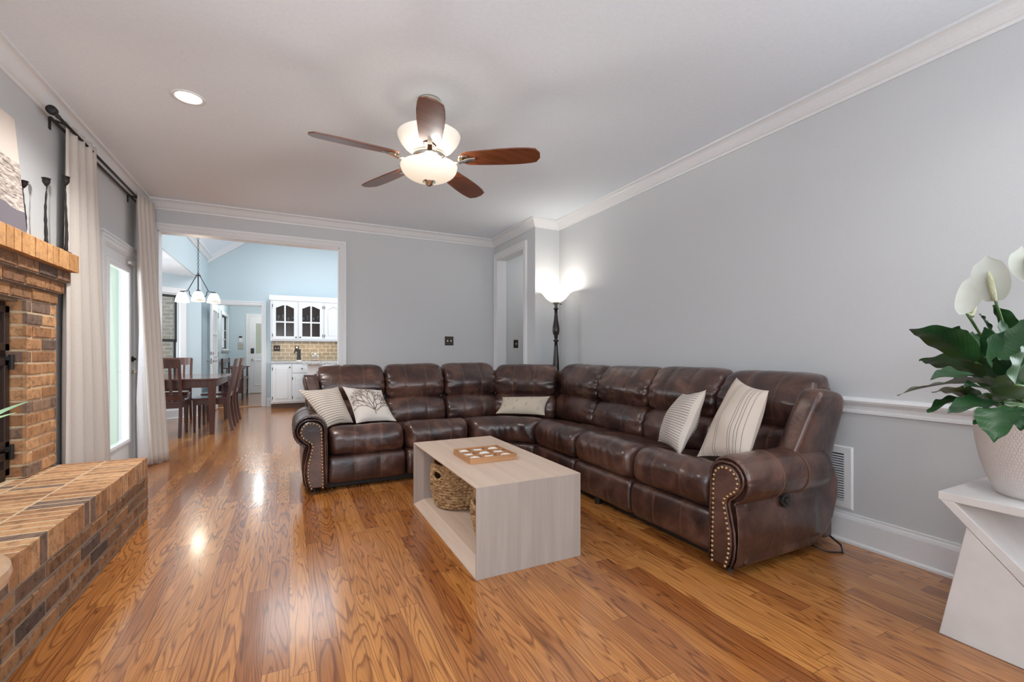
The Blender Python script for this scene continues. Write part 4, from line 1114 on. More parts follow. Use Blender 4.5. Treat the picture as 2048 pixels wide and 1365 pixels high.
# arms
def arm_unit(mp, L_, nails_label):
    """mp(s, dep, z): s outwards from the inner face, dep from the front"""
    cs, cz, cr = 0.118, 0.478, 0.124
    sec = [(0.0, 0.045), (-0.004, 0.20), (-0.004, 0.44)]
    for k in range(0, 15):
        a = R(172 - k * (172 + 72) / 14)
        sec.append((cs + cr * math.cos(a), cz + cr * math.sin(a)))
    sec += [(0.168, 0.345), (0.176, 0.30), (0.182, 0.20), (0.172, 0.10), (0.150, 0.045)]
    N = len(sec)
    cen = Vector((0.09, 0.36))
    f = MB(); rows = []
    def ring(dep, sc, pleat):
        r = []
        for i, (s_, z_) in enumerate(sec):
            k = sc if z_ > 0.36 else (1 - (1 - sc) * 0.5)
            cx_, cz_ = (cs, cz) if z_ > 0.36 else (0.09, z_)
            ps, pz = cx_ + (s_ - cx_) * k, cz_ + (z_ - cz_) * (k if z_ > 0.36 else 1)
            if pleat and 2 < i < 17:
                q = 1 + pleat * math.sin(i * 3.3 + dep * 40)
                ps, pz = cs + (ps - cs) * q, cz + (pz - cz) * q
            r.append(mp(ps, dep, pz))
        return r
    # resample ring finely for pleats
    fine = []
    for i in range(N - 1):
        for k in range(4):
            t = k / 4; fine.append((sec[i][0] * (1 - t) + sec[i + 1][0] * t, sec[i][1] * (1 - t) + sec[i + 1][1] * t))
    fine.append(sec[-1]); sec = fine; N = len(sec)
    def ring2(dep, sc, pl):
        r = []
        for i, (s_, z_) in enumerate(sec):
            if z_ > 0.345:
                q = sc + pl * math.sin(i * 2.1)
                ps, pz = cs + (s_ - cs) * q, cz + (z_ - cz) * q
            else:
                ps, pz = 0.09 + (s_ - 0.09) * (1 - (1 - sc) * 0.4), z_
            r.append(mp(ps, dep, pz))
        return r
    spec = [(0.012, 0.86, 0), (0.0, 0.90, 0.0), (0.004, 0.95, 0.014), (0.02, 0.985, 0.016), (0.05, 1.0, 0.010), (0.09, 1.0, 0.003), (0.13, 1.0, 0)]
    dlen = 0.13
    while dlen < L_ - 0.05: dlen += 0.06; spec.append((dlen, 1.0 + 0.012 * math.sin(dlen * 9), 0))
    spec += [(L_ - 0.01, 0.97, 0), (L_, 0.90, 0)]
    vs = []
    for dp, sc, pl in spec: vs += ring2(dp, sc, pl)
    fs = []
    for j in range(len(spec) - 1):
        for i in range(N):
            i2 = (i + 1) % N
            fs.append((j * N + i, j * N + i2, (j + 1) * N + i2, (j + 1) * N + i))
    fs.append(tuple(range(N))); fs.append(tuple((len(spec) - 1) * N + i for i in range(N - 1, -1, -1)))
    f.add(vs, fs)
    arm = f.build('arm', M['leather'], sofa, smooth=True)
    for dp in (0.26, 0.46):
        f = MB(); f.tube([mp(cs + (a - cs) * 1.006, dp, cz + (b - cz) * 1.006) for a, b in sec if b > 0.40 or a > 0.16 and b > 0.355], 0.0028, 6)
        f.build('stitch_seam', M['stitch'], arm, smooth=True)
    # front panel: smaller keyhole with a raised cord
    key = [(0.020, 0.05), (0.022, 0.16), (0.026, 0.30), (0.030, 0.42)]
    for k in range(13):
        a = R(180 - k * (180 + 65) / 12)
        key.append((cs - 0.004 + 0.084 * math.cos(a), cz + 0.0 + 0.080 * math.sin(a)))
    key += [(0.122, 0.385), (0.116, 0.36), (0.128, 0.31), (0.146, 0.23), (0.150, 0.16), (0.142, 0.10), (0.126, 0.05)]
    f = MB()
    kc = Vector((sum(k[0] for k in key) / len(key), 0))
    f.prism(key, lambda a, b: mp(a, -0.014, b), lambda a, b: mp(a, 0.03, b))
    f.build('front_panel', M['leather'], arm, bevel=0.010, seg=3)
    f = MB(); f.tube([mp(a + (0.012 if a > kc.x else -0.012), -0.002, b + (0.012 if b > 0.42 else 0)) for a, b in key], 0.006, 8)
    f.build('welt_cord', M['leather'], arm, smooth=True)
    # nails along the keyhole edge
    ins = []
    for i, (a, b) in enumerate(key):
        c0 = Vector((cs - 0.004, cz)) if b > 0.40 else Vector((0.083, b))
        q = Vector((a, b)); dq = c0 - q
        ins.append(q + dq.normalized() * 0.014 if dq.length > 0.001 else q)
    segs = [0.0]
    for i in range(len(ins) - 1): segs.append(segs[-1] + (ins[i + 1] - ins[i]).length)
    total = segs[-1]; nn = int(total / 0.0245)
    nail = None
    for k in range(nn + 1):
        d_ = total * k / nn
        i = max(j for j in range(len(segs)) if segs[j] <= d_ + 1e-9); i = min(i, len(ins) - 2)
        t = (d_ - segs[i]) / max(1e-6, segs[i + 1] - segs[i])
        q = ins[i].lerp(ins[i + 1], t)
        loc = Vector(mp(q.x, -0.014, q.y))
        if nail is None:
            f = MB(); f.sphere((0, 0, 0), 0.0082, 0.0082, 0.0082, 12, 8)
            nail = f.build('nailhead', M['brass'], arm, smooth=True); nail.location = loc
        else:
            c = nail.copy(); col.objects.link(c); c.parent = arm; c.location = loc
    return arm
armL = arm_unit(lambda s, dep, z: (0.262 - s, FYL - 0.005 + dep, z), 0.72, 'left')
armR = arm_unit(lambda s, dep, z: (FXR - 0.002 + dep, 1.583 - s * 0.93, z * 0.965), 0.68, 'right')
# outer side panels
def side_panel(mp):
    prof = [(0.06, 0.045), (0.62, 0.045), (0.72, 0.085), (0.80, 0.17), (0.845, 0.28), (0.850, 0.37), (0.82, 0.44), (0.76, 0.48), (0.06, 0.42)]
    f = MB(); f.prism(prof, lambda a, b: mp(0.02, a, b), lambda a, b: mp(0.168, a, b))
    f.build('side_panel', M['leather'], sofa, bevel=0.02, seg=3, smooth=False)
side_panel(lambda s, dep, z: (0.262 - s, FYL + dep, z))
side_panel(lambda s, dep, z: (FXR + dep, 1.583 - s * 0.95, z))
# back wings at both ends
def wing(mp):
    def fn(w, d, h):
        # w: thickness outward, d: depth, h: height
        z = 0.40 + (h + 1) / 2 * 0.495
        t = (h + 1) / 2
        d0 = 0.40 + 0.15 * t; d1 = 0.82 - 0.03 * t
        dep = d0 + (d + 1) / 2 * (d1 - d0)
        if h > 0: z -= 0.05 * ((d + 1) / 2) ** 2 * h
        s_ = 0.045 + (w + 1) / 2 * 0.132 - 0.10 * (1 - t)
        return mp(s_, dep, z)
    cushion('back_wing', fn, (5.0, 5.5, 9.0), sofa, None, lump=0.004, seed=sum(map(ord, str(mp(0, 0, 0)))) % 50)
wing(lambda s, dep, z: (0.262 - s * 0.95, FYL + dep, z))
wing(lambda s, dep, z: (FXR + dep - 0.01, 1.515 - s, z))
f = MB(); f.tube([(FXR + 0.345, 1.43, 0.335), (FXR + 0.345, 1.402, 0.335)], 0.036, 20); f.tube([(FXR + 0.345, 1.41, 0.335), (FXR + 0.345, 1.394, 0.335)], 0.019, 16)
f.build('recline_button', M['black'], sofa, smooth=False, bevel=0.003)
f = MB(); f.tube([(2.55, 1.50, 0.03), (2.60, 1.40, 0.008), (2.66, 1.36, 0.006), (2.72, 1.40, 0.02), (2.74, 1.50, 0.06)], 0.005, 8); f.build('power_cord', M['black'], sofa, smooth=True)
for (x_, y_) in ((0.17, 3.80), (0.78, 3.86), (1.97, 1.52), (2.6, 1.52), (0.17, 4.42), (1.98, 2.6)):
    f = MB(); f.lathe([(0.001, 0), (0.022, 0), (0.026, 0.046), (0.001, 0.046)], (x_, y_, 0), 14); f.build('foot', M['black'], sofa)

# ------------------------------------------------------------------ throw pillows
def pillow(name, label, bl, br, tr, tl, th, mt, puff=2.2, corner=0.09, seed=0):
    """corners seen from the sitting side; n points to the viewer"""
    bl, br, tr, tl = (Vector(q) for q in (bl, br, tr, tl))
    n = ((br - bl) + (tr - tl)).cross((tl - bl) + (tr - br)).normalized()
    cen = (bl + br + tr + tl) / 4
    root = thing(name, label, 'throw pillow', (0, 0, 0), 0, 'throw pillows on the sofa')
    def surf(a, b, sg, off=0.0):
        x, y = 2 * a - 1, 2 * b - 1
        k = (1 - abs(x) ** puff) ** 0.55 * (1 - abs(y) ** puff) ** 0.55 if abs(x) < 1 and abs(y) < 1 else 0.0
        px_ = x * (1 - corner * (1 - y * y) * abs(x)); py_ = y * (1 - corner * (1 - x * x) * abs(y))
        u_, v_ = (px_ + 1) / 2, (py_ + 1) / 2
        p = bl.lerp(br, u_).lerp(tl.lerp(tr, u_), v_)
        nz = mnoise.noise(p * 8 + Vector((seed * 5.0, 0, 0))) * 0.012 * (0.25 + k)
        return p + n * (sg * (th * k / 2 + off) + nz)
    f = MB(); N = 30
    for sg in (1, -1): f.grid(N, N, lambda a, b: surf(a, b, sg), flip=(sg < 0))
    f.build('cover', mt, root, smooth=True, recalc=False)
    return root, surf
CREAM = (0.66, 0.585, 0.50)
m_str1 = fabric_stripes('tan_striped_cotton', (0.64, 0.58, 0.51), (0.22, 0.135, 0.085), 18, 0.22, 'v', (0.60, 17, 'turn'))
m_coral = plain('cream_cotton', (0.66, 0.61, 0.56), 0.95, bump=0.3, bscale=200, spec=0.1)
m_lumb = plain('ivory_linen', (0.60, 0.525, 0.425), 0.95, bump=0.3, bscale=200, spec=0.1)
m_str2 = fabric_stripes('black_ticking', (0.66, 0.60, 0.54), (0.05, 0.05, 0.06), 25, 0.16, 'v', (0.02, 0.95, 'band'))
m_big = fabric_stripes('dashed_stripe_linen', (0.62, 0.535, 0.46), (0.04, 0.04, 0.05), 1, 1, 'u', None, [(0.10, 0.004), (0.14, 0.004), (0.36, 0.006), (0.41, 0.006), (0.66, 0.006), (0.70, 0.006), (0.77, 0.006), (0.82, 0.006), (0.90, 0.005)], 60)
CS = 1
pillow('throw_pillow', 'tan striped square pillow leaning on the left sofa arm', (0.27, 3.88, 0.475), (0.485, 4.0, 0.487), (0.385, 4.22, 0.78), (0.065, 3.99, 0.78), 0.13, m_str1, seed=1)
rt, sf = pillow('throw_pillow', 'cream pillow with a grey coral print on the left sofa seat', (0.505, 3.97, 0.482), (0.848, 4.0, 0.475), (0.76, 4.235, 0.735), (0.42, 4.23, 0.78), 0.13, m_coral, seed=2)
# coral print, ribbons following the cover
cb = MB(); rc_ = random.Random(11)
def ribbon(a0, b0, a1, b1, w0, w1):
    d = Vector((a1 - a0, b1 - b0)); L_ = d.length
    if L_ < 1e-4: return
    nrm = Vector((-d.y, d.x)) / L_
    n = 3; vs = []
    for i in range(n + 1):
        t = i / n; wv = w0 + (w1 - w0) * t
        p = Vector((a0, b0)) + d * t
        for sgn in (-1, 1):
            q = p + nrm * wv * sgn
            vs.append(sf(min(0.985, max(0.015, q.x)), min(0.985, max(0.015, q.y)), CS, 0.0018))
    cb.add(vs, [(2 * i, 2 * i + 1, 2 * i + 3, 2 * i + 2) for i in range(n)])
def coral(a, b, ang, ln, wd, dep):
    if dep == 0 or not (0.04 < a < 0.96 and 0.04 < b < 0.96): return
    a1, b1 = a + ln * math.cos(ang), b + ln * math.sin(ang)
    ribbon(a, b, a1, b1, wd, wd * 0.85)
    for k in range(2 if dep > 1 else 1):
        coral(a1, b1, ang + (rc_.uniform(0.18, 0.55) if k == 0 else -rc_.uniform(0.18, 0.6)), ln * rc_.uniform(0.74, 0.92), wd * 0.82, dep - 1)
coral(0.52, 0.14, R(90), 0.10, 0.010, 2)
for ang in (60, 88, 114, 142): coral(0.52, 0.24, R(ang), 0.165, 0.0115, 6)
coral(0.55, 0.22, R(38), 0.15, 0.010, 6)
cb.build('coral_print', plain('grey_brown_print', (0.20, 0.15, 0.125), 0.95, spec=0.1), rt, recalc=False)
rt, sf = pillow('throw_pillow', 'ivory lumbar pillow with small flower prints in the sofa corner', (1.855, 4.10, 0.468), (2.245, 3.79, 0.466), (2.358, 3.88, 0.64), (1.978, 4.20, 0.62), 0.11, m_lumb, seed=3)
cb = MB()
for (fa, fb) in ((0.16, 0.78), (0.38, 0.62), (0.66, 0.80), (0.90, 0.62), (0.14, 0.36), (0.60, 0.40), (0.36, 0.20), (0.86, 0.22)):
    for k in range(9):
        a_ = 2 * PI * k / 9; r0 = 0.018; r1 = 0.032
        ribbon(fa + r0 * math.cos(a_) * 0.6, fb + 0.03 + r0 * 1.6 * math.sin(a_), fa + r1 * math.cos(a_ + 0.3) * 0.75, fb + 0.03 + r1 * 1.8 * math.sin(a_ + 0.3), 0.0035, 0.002)
    ribbon(fa, fb, fa - 0.008, fb - 0.10, 0.003, 0.002)
    ribbon(fa - 0.004, fb - 0.05, fa + 0.020, fb - 0.03, 0.0035, 0.001); ribbon(fa - 0.004, fb - 0.06, fa - 0.026, fb - 0.04, 0.0035, 0.001)
cb.build('flower_print', plain('grey_flower_print', (0.24, 0.20, 0.17), 0.95, spec=0.1), rt, recalc=False)
# right run pillows lean on the right-hand backs, facing left
pillow('throw_pillow', 'smaller cream pillow with black ticking stripes on the right seat', (2.26, 2.30, 0.472), (2.08, 1.94, 0.468), (2.22, 1.868, 0.86), (2.40, 2.215, 0.80), 0.15, m_str2, seed=4)
pillow('throw_pillow', 'large cream pillow with dashed black stripes by the right arm', (2.13, 1.86, 0.472), (2.13, 1.535, 0.50), (2.33, 1.554, 0.874), (2.44, 1.835, 0.93), 0.17, m_big, seed=5)

# ------------------------------------------------------------------ coffee table, tray, baskets
CX0, CX1, CY0, CY1, CZ = 0.79, 1.387, 1.97, 3.165, 0.44
ct = thing('coffee_table', 'pale limed oak box coffee table open along its sides', 'coffee table')
cd, ctk = 0.055, 0.070
def loop(x, y0, y1, z0, z1): return [(x, y0, z0), (x, y1, z0), (x, y1, z1), (x, y0, z1)]
def cpanel(name, side, m):
    """one of four mitred panels of the box with splayed inner edges"""
    o0, o1 = loop(CX0, CY0, CY1, 0.0, CZ), loop(CX1, CY0, CY1, 0.0, CZ)
    e = 0.006
    a0, a1 = loop(CX0, CY0 + e, CY1 - e, e, CZ - e), loop(CX1, CY0 + e, CY1 - e, e, CZ - e)
    i0, i1 = loop(CX0 + cd, CY0 + ctk, CY1 - ctk, ctk * 0.75, CZ - ctk * 0.6), loop(CX1 - cd, CY0 + ctk, CY1 - ctk, ctk * 0.75, CZ - ctk * 0.6)
    k, j = side, (side + 1) % 4
    vs = [o0[k], o0[j], o1[j], o1[k], a0[k], a0[j], a1[j], a1[k], i0[k], i0[j], i1[j], i1[k]]
    fs = [(0, 1, 2, 3), (0, 4, 5, 1), (3, 2, 6, 7), (4, 8, 9, 5), (7, 6, 10, 11), (8, 11, 10, 9), (0, 3, 7, 11, 8, 4), (1, 5, 9, 10, 6, 2)]
    f = MB(); f.add(vs, fs); return f.build(name, m, ct, bevel=0.0015)
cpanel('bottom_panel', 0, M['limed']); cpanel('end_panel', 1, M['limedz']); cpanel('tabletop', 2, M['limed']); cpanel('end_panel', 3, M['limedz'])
ty = thing('game_tray', 'square oak noughts and crosses tray on the coffee table', 'game board')
tx0, tx1, ty0, ty1 = 0.923, 1.222, 2.392, 2.682
f = MB(); th_ = 0.008
f.box(tx0 + th_ - 0.001, tx1 - th_ + 0.001, ty0 + th_ - 0.001, ty1 - th_ + 0.001, CZ + 0.0005, CZ + 0.008)
f.build('tray_base', M['oaktray'], ty)
f = MB(); f.box(tx0, tx1, ty0, ty0 + th_, CZ, CZ + 0.035); f.box(tx0, tx1, ty1 - th_, ty1, CZ, CZ + 0.035); f.box(tx0, tx0 + th_, ty0 + th_, ty1 - th_, CZ, CZ + 0.035); f.box(tx1 - th_, tx1, ty0 + th_, ty1 - th_, CZ, CZ + 0.035)
f.build('tray_rim', M['oaktray'], ty, bevel=0.001)
f = MB()
for k in (1, 2):
    x_ = tx0 + (tx1 - tx0) * k / 3; f.box(x_ - 0.004, x_ + 0.004, ty0 + th_, ty1 - th_, CZ + 0.008, CZ + 0.030)
    y_ = ty0 + (ty1 - ty0) * k / 3; f.box(tx0 + th_, tx1 - th_, y_ - 0.004, y_ + 0.004, CZ + 0.008, CZ + 0.031)
f.build('divider', M['oaktray'], ty)
rows_ = ('near', 'middle', 'far'); cols_ = ('left', 'middle', 'right')
for i in range(3):
    for j in range(3):
        x_ = tx0 + (tx1 - tx0) * (i + 0.5) / 3; y_ = ty0 + (ty1 - ty0) * (j + 0.5) / 3
        f = MB()
        where = 'centre cell' if i == j == 1 else '%s row, %s cell' % (rows_[j], cols_[i])
        if (i + j) % 2 == 0:
            f.tube([(x_ + 0.026 * math.cos(a), y_ + 0.026 * math.sin(a), CZ + 0.018) for a in [2 * PI * q / 24 for q in range(24)]], 0.0098, 10, closed=True)
            tag(f.build('nought_piece', M['ceramic'], smooth=True), 'white nought piece in the tray, ' + where, 'game piece', 'noughts and crosses pieces')
        else:
            for sg in (1, -1): f.tube([(x_ - 0.027, y_ - 0.027 * sg, CZ + 0.0175), (x_, y_, CZ + 0.020), (x_ + 0.027, y_ + 0.027 * sg, CZ + 0.0175)], [0.0085, 0.0095, 0.0085], 10)
            tag(f.build('cross_piece', M['ceramic'], smooth=True), 'white cross piece in the tray, ' + where, 'game piece', 'noughts and crosses pieces')
def weave_mat():
    m, nt, b = mat('seagrass'); L = nt.links.new
    tc = nd(nt, 'ShaderNodeTexCoord'); mp = nd(nt, 'ShaderNodeMapping'); mp.inputs['Scale'].default_value = (34, 34, 75); L(tc.outputs['Object'], mp.inputs[0])
    nz = nd(nt, 'ShaderNodeTexNoise', i_Scale=1.0, i_Detail=3.0, i_Distortion=1.0); L(mp.outputs[0], nz.inputs['Vector'])
    cr = ramp(nt, [(0.32, (0.10, 0.045, 0.016)), (0.46, (0.36, 0.20, 0.085)), (0.66, (0.62, 0.42, 0.22))]); L(nz.outputs['Fac'], cr.inputs[0]); L(cr.outputs[0], b.inputs['Base Color'])
    b.inputs['Roughness'].default_value = 0.75
    bp = nd(nt, 'ShaderNodeBump', i_Strength=0.8, i_Distance=0.004); L(nz.outputs['Fac'], bp.inputs['Height']); L(bp.outputs[0], b.inputs['Normal'])
    return m
M['weave'] = weave_mat()
def basket(label, c, rx, ry, hh, hang):
    r = thing('seagrass_basket', label, 'basket', c, 0, 'seagrass baskets in the coffee table')
    NU, NV = 190, 60
    vs = []; fs = []
    for j in range(NV + 1):
        t = j / NV
        z = 0.006 + hh * t
        pr_ = 0.78 + 0.24 * math.sin(PI * (0.08 + 0.62 * t)) - 0.03 * t if t > 0.0 else 0.7
        row = t * 15
        ri = int(row)
        for i in range(NU):
            a = 2 * PI * i / NU
            tw = math.sin(i * 2 * PI * 34 / NU + (ri % 2) * PI + row * 2.4)
            d = 0.0075 * abs(math.sin(PI * row)) * (1 + 0.9 * tw)
            vs.append(((rx * pr_ + d) * math.cos(a), (ry * pr_ + d) * math.sin(a), z + 0.003 * tw))
    for j in range(NV):
        t = (j + 0.5) / NV
        for i in range(NU):
            a = 2 * PI * (i + 0.5) / NU
            hole = False
            for h_ in (hang, hang + PI):
                da = (a - h_ + PI) % (2 * PI) - PI
                if (da / 0.24) ** 2 + ((t - 0.80) / 0.10) ** 2 < 1: hole = True
            if hole: continue
            i2 = (i + 1) % NU
            fs.append((j * NU + i, j * NU + i2, (j + 1) * NU + i2, (j + 1) * NU + i))
    fs.append(tuple(range(NU - 1, -1, -1)))
    f = MB(); f.add(vs, fs); f.build('basket_body', M['weave'], r, smooth=True, solid=0.006)
    f = MB(); pr_ = 0.78 + 0.24 * math.sin(PI * 0.70) - 0.03
    def rope(pts, rad, closed, tw=1):
        f.tube(pts, rad, 8, closed=closed)
    for k in range(3):
        rope([((rx * pr_ + 0.006 * math.cos(a * 26 + k * 2.1)) * math.cos(a), (ry * pr_ + 0.006 * math.cos(a * 26 + k * 2.1)) * math.sin(a), hh + 0.006 + 0.006 * math.sin(a * 26 + k * 2.1)) for a in [2 * PI * q / 200 for q in range(200)]], 0.0062, True)
    f.build('rim', M['weave'], r, smooth=True)
    for h_ in (hang, hang + PI):
        f = MB()
        for k in range(3):
            pts = []
            for q in range(60):
                t = 2 * PI * q / 60
                a = h_ + 0.25 * math.cos(t); tt = 0.80 + 0.115 * math.sin(t)
                p_ = 0.78 + 0.24 * math.sin(PI * (0.08 + 0.62 * tt)) - 0.03 * tt
                o_ = 0.006 + 0.006 * math.cos(t * 7 + k * 2.1); oz = 0.006 * math.sin(t * 7 + k * 2.1)
                pts.append(((rx * p_ + o_) * math.cos(a), (ry * p_ + o_) * math.sin(a), 0.006 + hh * tt + oz))
            f.tube(pts, 0.006, 8, closed=True)
        f.build('handle', M['weave'], r, smooth=True)
basket('large seagrass basket with braided handle under the table middle', (1.045, 2.90, ctk * 0.75), 0.19, 0.185, 0.275, R(200))
basket('seagrass basket half hidden behind the near table end', (1.085, 2.262, ctk * 0.75), 0.185, 0.185, 0.265, R(190))

# ------------------------------------------------------------------ marble stand and peace lily
ms = thing('marble_side_table', 'white marble angular side table under the peace lily', 'side table')
sx0, sx1, sy1, sz = 2.235, 2.72, 0.812, 0.548
sy0 = 0.29
f = MB(); f.box(sx0, sx1, sy0, sy1, sz - 0.03, sz); f.build('tabletop', M['marble'], ms, bevel=0.002)
f = MB(); f.prism([(sy1 - 0.004, sz - 0.03), (sy1 - 0.045, sz - 0.03), (sy0, 0.035), (sy0, 0.0), (sy0 + 0.03, 0.0)], lambda a, b: (sx0 + 0.001, a, b), lambda a, b: (sx1 - 0.001, a, b)); f.build('slanted_panel', M['marble'], ms, bevel=0.002)
f = MB(); f.prism([(sy1, 0.0), (sy1 - 0.078, 0.436), (sy0 + 0.036, 0.0)], lambda a, b: (sx0 + 0.004, a, b), lambda a, b: (sx1 - 0.004, a, b)); f.build('base_block', M['marble'], ms, bevel=0.003)
PX, PY = 2.475, 0.595
pl = thing('potted_peace_lily', 'large peace lily with white flowers in a textured white pot', 'potted plant')
def pot_mat():
    m, nt, b = mat('ribbed_white_pot'); L = nt.links.new
    tc = nd(nt, 'ShaderNodeTexCoord'); mp = nd(nt, 'ShaderNodeMapping'); mp.inputs['Scale'].default_value = (1, 1, 1); L(tc.outputs['UV'], mp.inputs[0])
    br = nd(nt, 'ShaderNodeTexBrick'); br.inputs['Scale'].default_value = 1.0; br.inputs['Brick Width'].default_value = 0.0085; br.inputs['Row Height'].default_value = 0.019; br.inputs['Mortar Size'].default_value = 0.0016; br.inputs['Mortar Smooth'].default_value = 0.6
    L(mp.outputs[0], br.inputs['Vector'])
    bp = nd(nt, 'ShaderNodeBump', i_Strength=0.6, i_Distance=0.004, invert=True); L(br.outputs['Fac'], bp.inputs['Height']); L(bp.outputs[0], b.inputs['Normal'])
    b.inputs['Base Color'].default_value = (0.72, 0.67, 0.645, 1); b.inputs['Roughness'].default_value = 0.6
    return m
prof = [(0.120, 0.0), (0.132, 0.008), (0.152, 0.06), (0.172, 0.13), (0.184, 0.20), (0.188, 0.26), (0.186, 0.305), (0.182, 0.312), (0.176, 0.306), (0.176, 0.27)]
f = MB()
def potf(a, b):
    k = b * (len(prof) - 1); i = min(int(k), len(prof) - 2); t = k - i
    r = prof[i][0] * (1 - t) + prof[i + 1][0] * t; z = prof[i][1] * (1 - t) + prof[i + 1][1] * t
    an = 2 * PI * a
    return (PX + r * math.cos(an), PY + r * math.sin(an), sz + z)
f.grid(72, 36, potf); f.build('pot', pot_mat(), pl, smooth=True)
f = MB(); f.lathe([(0.001, sz + 0.001), (0.121, sz + 0.001)], (PX, PY, 0), 40, caps=False); f.lathe([(0.001, sz + 0.27), (0.177, sz + 0.268)], (PX, PY, 0), 40, caps=False); f.build('soil', M['soil'], pl)
def leafblade(parent, base, tip, width, lift, roll, mt, name='leaf', curl=0.25, root=None, wav=0.004, seed=0, prof_pow=0.8, fold=0.22):
    base, tip = Vector(base), Vector(tip)
    d = tip - base; L_ = d.length
    mid = base + d * 0.5 + Vector((0, 0, lift))
    def spine(t): return base * (1 - t) ** 2 + mid * 2 * t * (1 - t) + tip * t * t
    side = d.cross(Vector((0, 0, 1)))
    if side.length < 1e-3: side = Vector((1, 0, 0))
    side.normalize()
    side = Matrix.Rotation(roll, 3, d.normalized()) @ side
    f = MB()
    def fn(a, b):
        p = spine(b); tg = (spine(min(1, b + 0.02)) - spine(max(0, b - 0.02))).normalized()
        s_ = (side - tg * side.dot(tg)).normalized(); up = s_.cross(tg)
        x = 2 * a - 1
        w = width * (math.sin(PI * min(1, (b * 0.96 + 0.02)) ** prof_pow)) ** 0.9 * (1 - 0.25 * b)
        e = abs(x)
        q = p + s_ * (x * w * (1 - 0.1 * e)) + up * (fold * w * e ** 1.4 + wav * e * math.sin(b * 19 + seed + (2 if x > 0 else 0)))
        q.x = min(q.x, 2.80 + 0.02 * math.tanh((q.x - 2.80) / 0.02)) if q.x > 2.80 else q.x
        return q
    f.grid(10, 22, fn)
    o = f.build(name, mt, parent, smooth=True, recalc=False)
    if root is not None:
        f = MB(); r0 = Vector(root)
        c = Vector((r0.x * 0.7 + base.x * 0.3, r0.y * 0.7 + base.y * 0.3, base.z * 0.75 + r0.z * 0.25))
        pts = [r0 * (1 - t) ** 2 + c * 2 * t * (1 - t) + base * t * t for t in [k / 8 for k in range(9)]]
        f.tube(pts, [0.0055 - 0.0022 * k / 8 for k in range(9)], 8); f.build('leaf_stalk', M['stem'], o, smooth=True)
    return o
SO = Vector((PX, PY, sz + 0.275))
def rt_(dx, dy): return SO + Vector((dx, dy, 0))
# leaves aimed at their places (base end, tip), named points found from the photograph
LV = [  # base(px,py,Y)   tip(px,py,Y)  width lift roll mat
    ((1950, 725, 0.62), (1818, 660, 0.70), 0.062, 0.045, 0.5, 'leaf'),
    ((1955, 700, 0.66), (1905, 657, 0.74), 0.050, 0.02, 0.7, 'leaf'),
    ((1935, 745, 0.72), (1838, 722, 0.80), 0.060, 0.03, 0.5, 'leaf'),
    ((1985, 772, 0.55), (1862, 760, 0.58), 0.052, 0.045, -0.3, 'leaf'),
    ((1985, 768, 0.60), (1793, 791, 0.62), 0.050, 0.030, 0.3, 'leaf2'),
    ((1962, 800, 0.62), (1863, 785, 0.66), 0.034, 0.03, 0.5, 'leaf2'),
    ((1960, 800, 0.56), (1855, 826, 0.58), 0.040, 0.03, 0.1, 'leaf'),
    ((1995, 805, 0.50), (1895, 828, 0.50), 0.040, 0.02, -0.3, 'leaf'),
    ((1998, 815, 0.43), (1990, 885, 0.40), 0.046, 0.012, 0.1, 'leaf'),
    ((2035, 815, 0.45), (2042, 862, 0.44), 0.030, 0.01, 0.2, 'leaf'),
    ((1985, 735, 0.50), (2022, 668, 0.52), 0.055, 0.01, 0.9, 'leaf'),
    ((1970, 715, 0.60), (1952, 668, 0.66), 0.060, 0.01, 0.6, 'leaf'),
    ((1990, 690, 0.62), (1958, 628, 0.66), 0.040, 0.02, 0.4, 'leaf'),
    ((2040, 740, 0.46), (2046, 640, 0.50), 0.075, 0.02, -0.5, 'leaf'),
    ((2040, 700, 0.60), (1985, 612, 0.64), 0.035, 0.05, 0.2, 'leaf'),
    ((2030, 770, 0.40), (2060, 690, 0.38), 0.070, 0.02, -0.3, 'leaf'),
    ((2046, 780, 0.52), (2120, 730, 0.50), 0.060, 0.05, 0.3, 'leaf'),
    ((2070, 760, 0.66), (2150, 700, 0.80), 0.060, 0.05, 0.3, 'leaf'),
    ((1990, 790, 0.60), (1905, 705, 0.68), 0.055, 0.04, 0.4, 'leaf'),
    ((2010, 780, 0.56), (1968, 655, 0.60), 0.055, 0.03, 0.9, 'leaf'),
    ((2025, 770, 0.54), (2000, 640, 0.58), 0.050, 0.03, 0.5, 'leaf'),
    ((2010, 800, 0.52), (1930, 775, 0.52), 0.050, 0.03, -0.2, 'leaf'),
    ((2035, 790, 0.46), (2005, 720, 0.44), 0.055, 0.03, -0.4, 'leaf'),
    ((2000, 815, 0.58), (1910, 800, 0.64), 0.045, 0.03, 0.3, 'leaf'),
    ((2045, 800, 0.44), (2030, 735, 0.40), 0.060, 0.02, 0.6, 'leaf'),
    ((2020, 820, 0.50), (1948, 850, 0.52), 0.036, 0.03, 0.2, 'leaf'),
]
for k, (b_, t_, w_, lf, rl, mt) in enumerate(LV):
    bb = at(b_[0], b_[1], Y=b_[2]); tt = at(t_[0], t_[1], Y=t_[2])
    a_ = 2.4 * k
    leafblade(pl, bb, tt, w_, lf, rl, M[mt], root=rt_(0.07 * math.cos(a_), 0.07 * math.sin(a_)), seed=k)
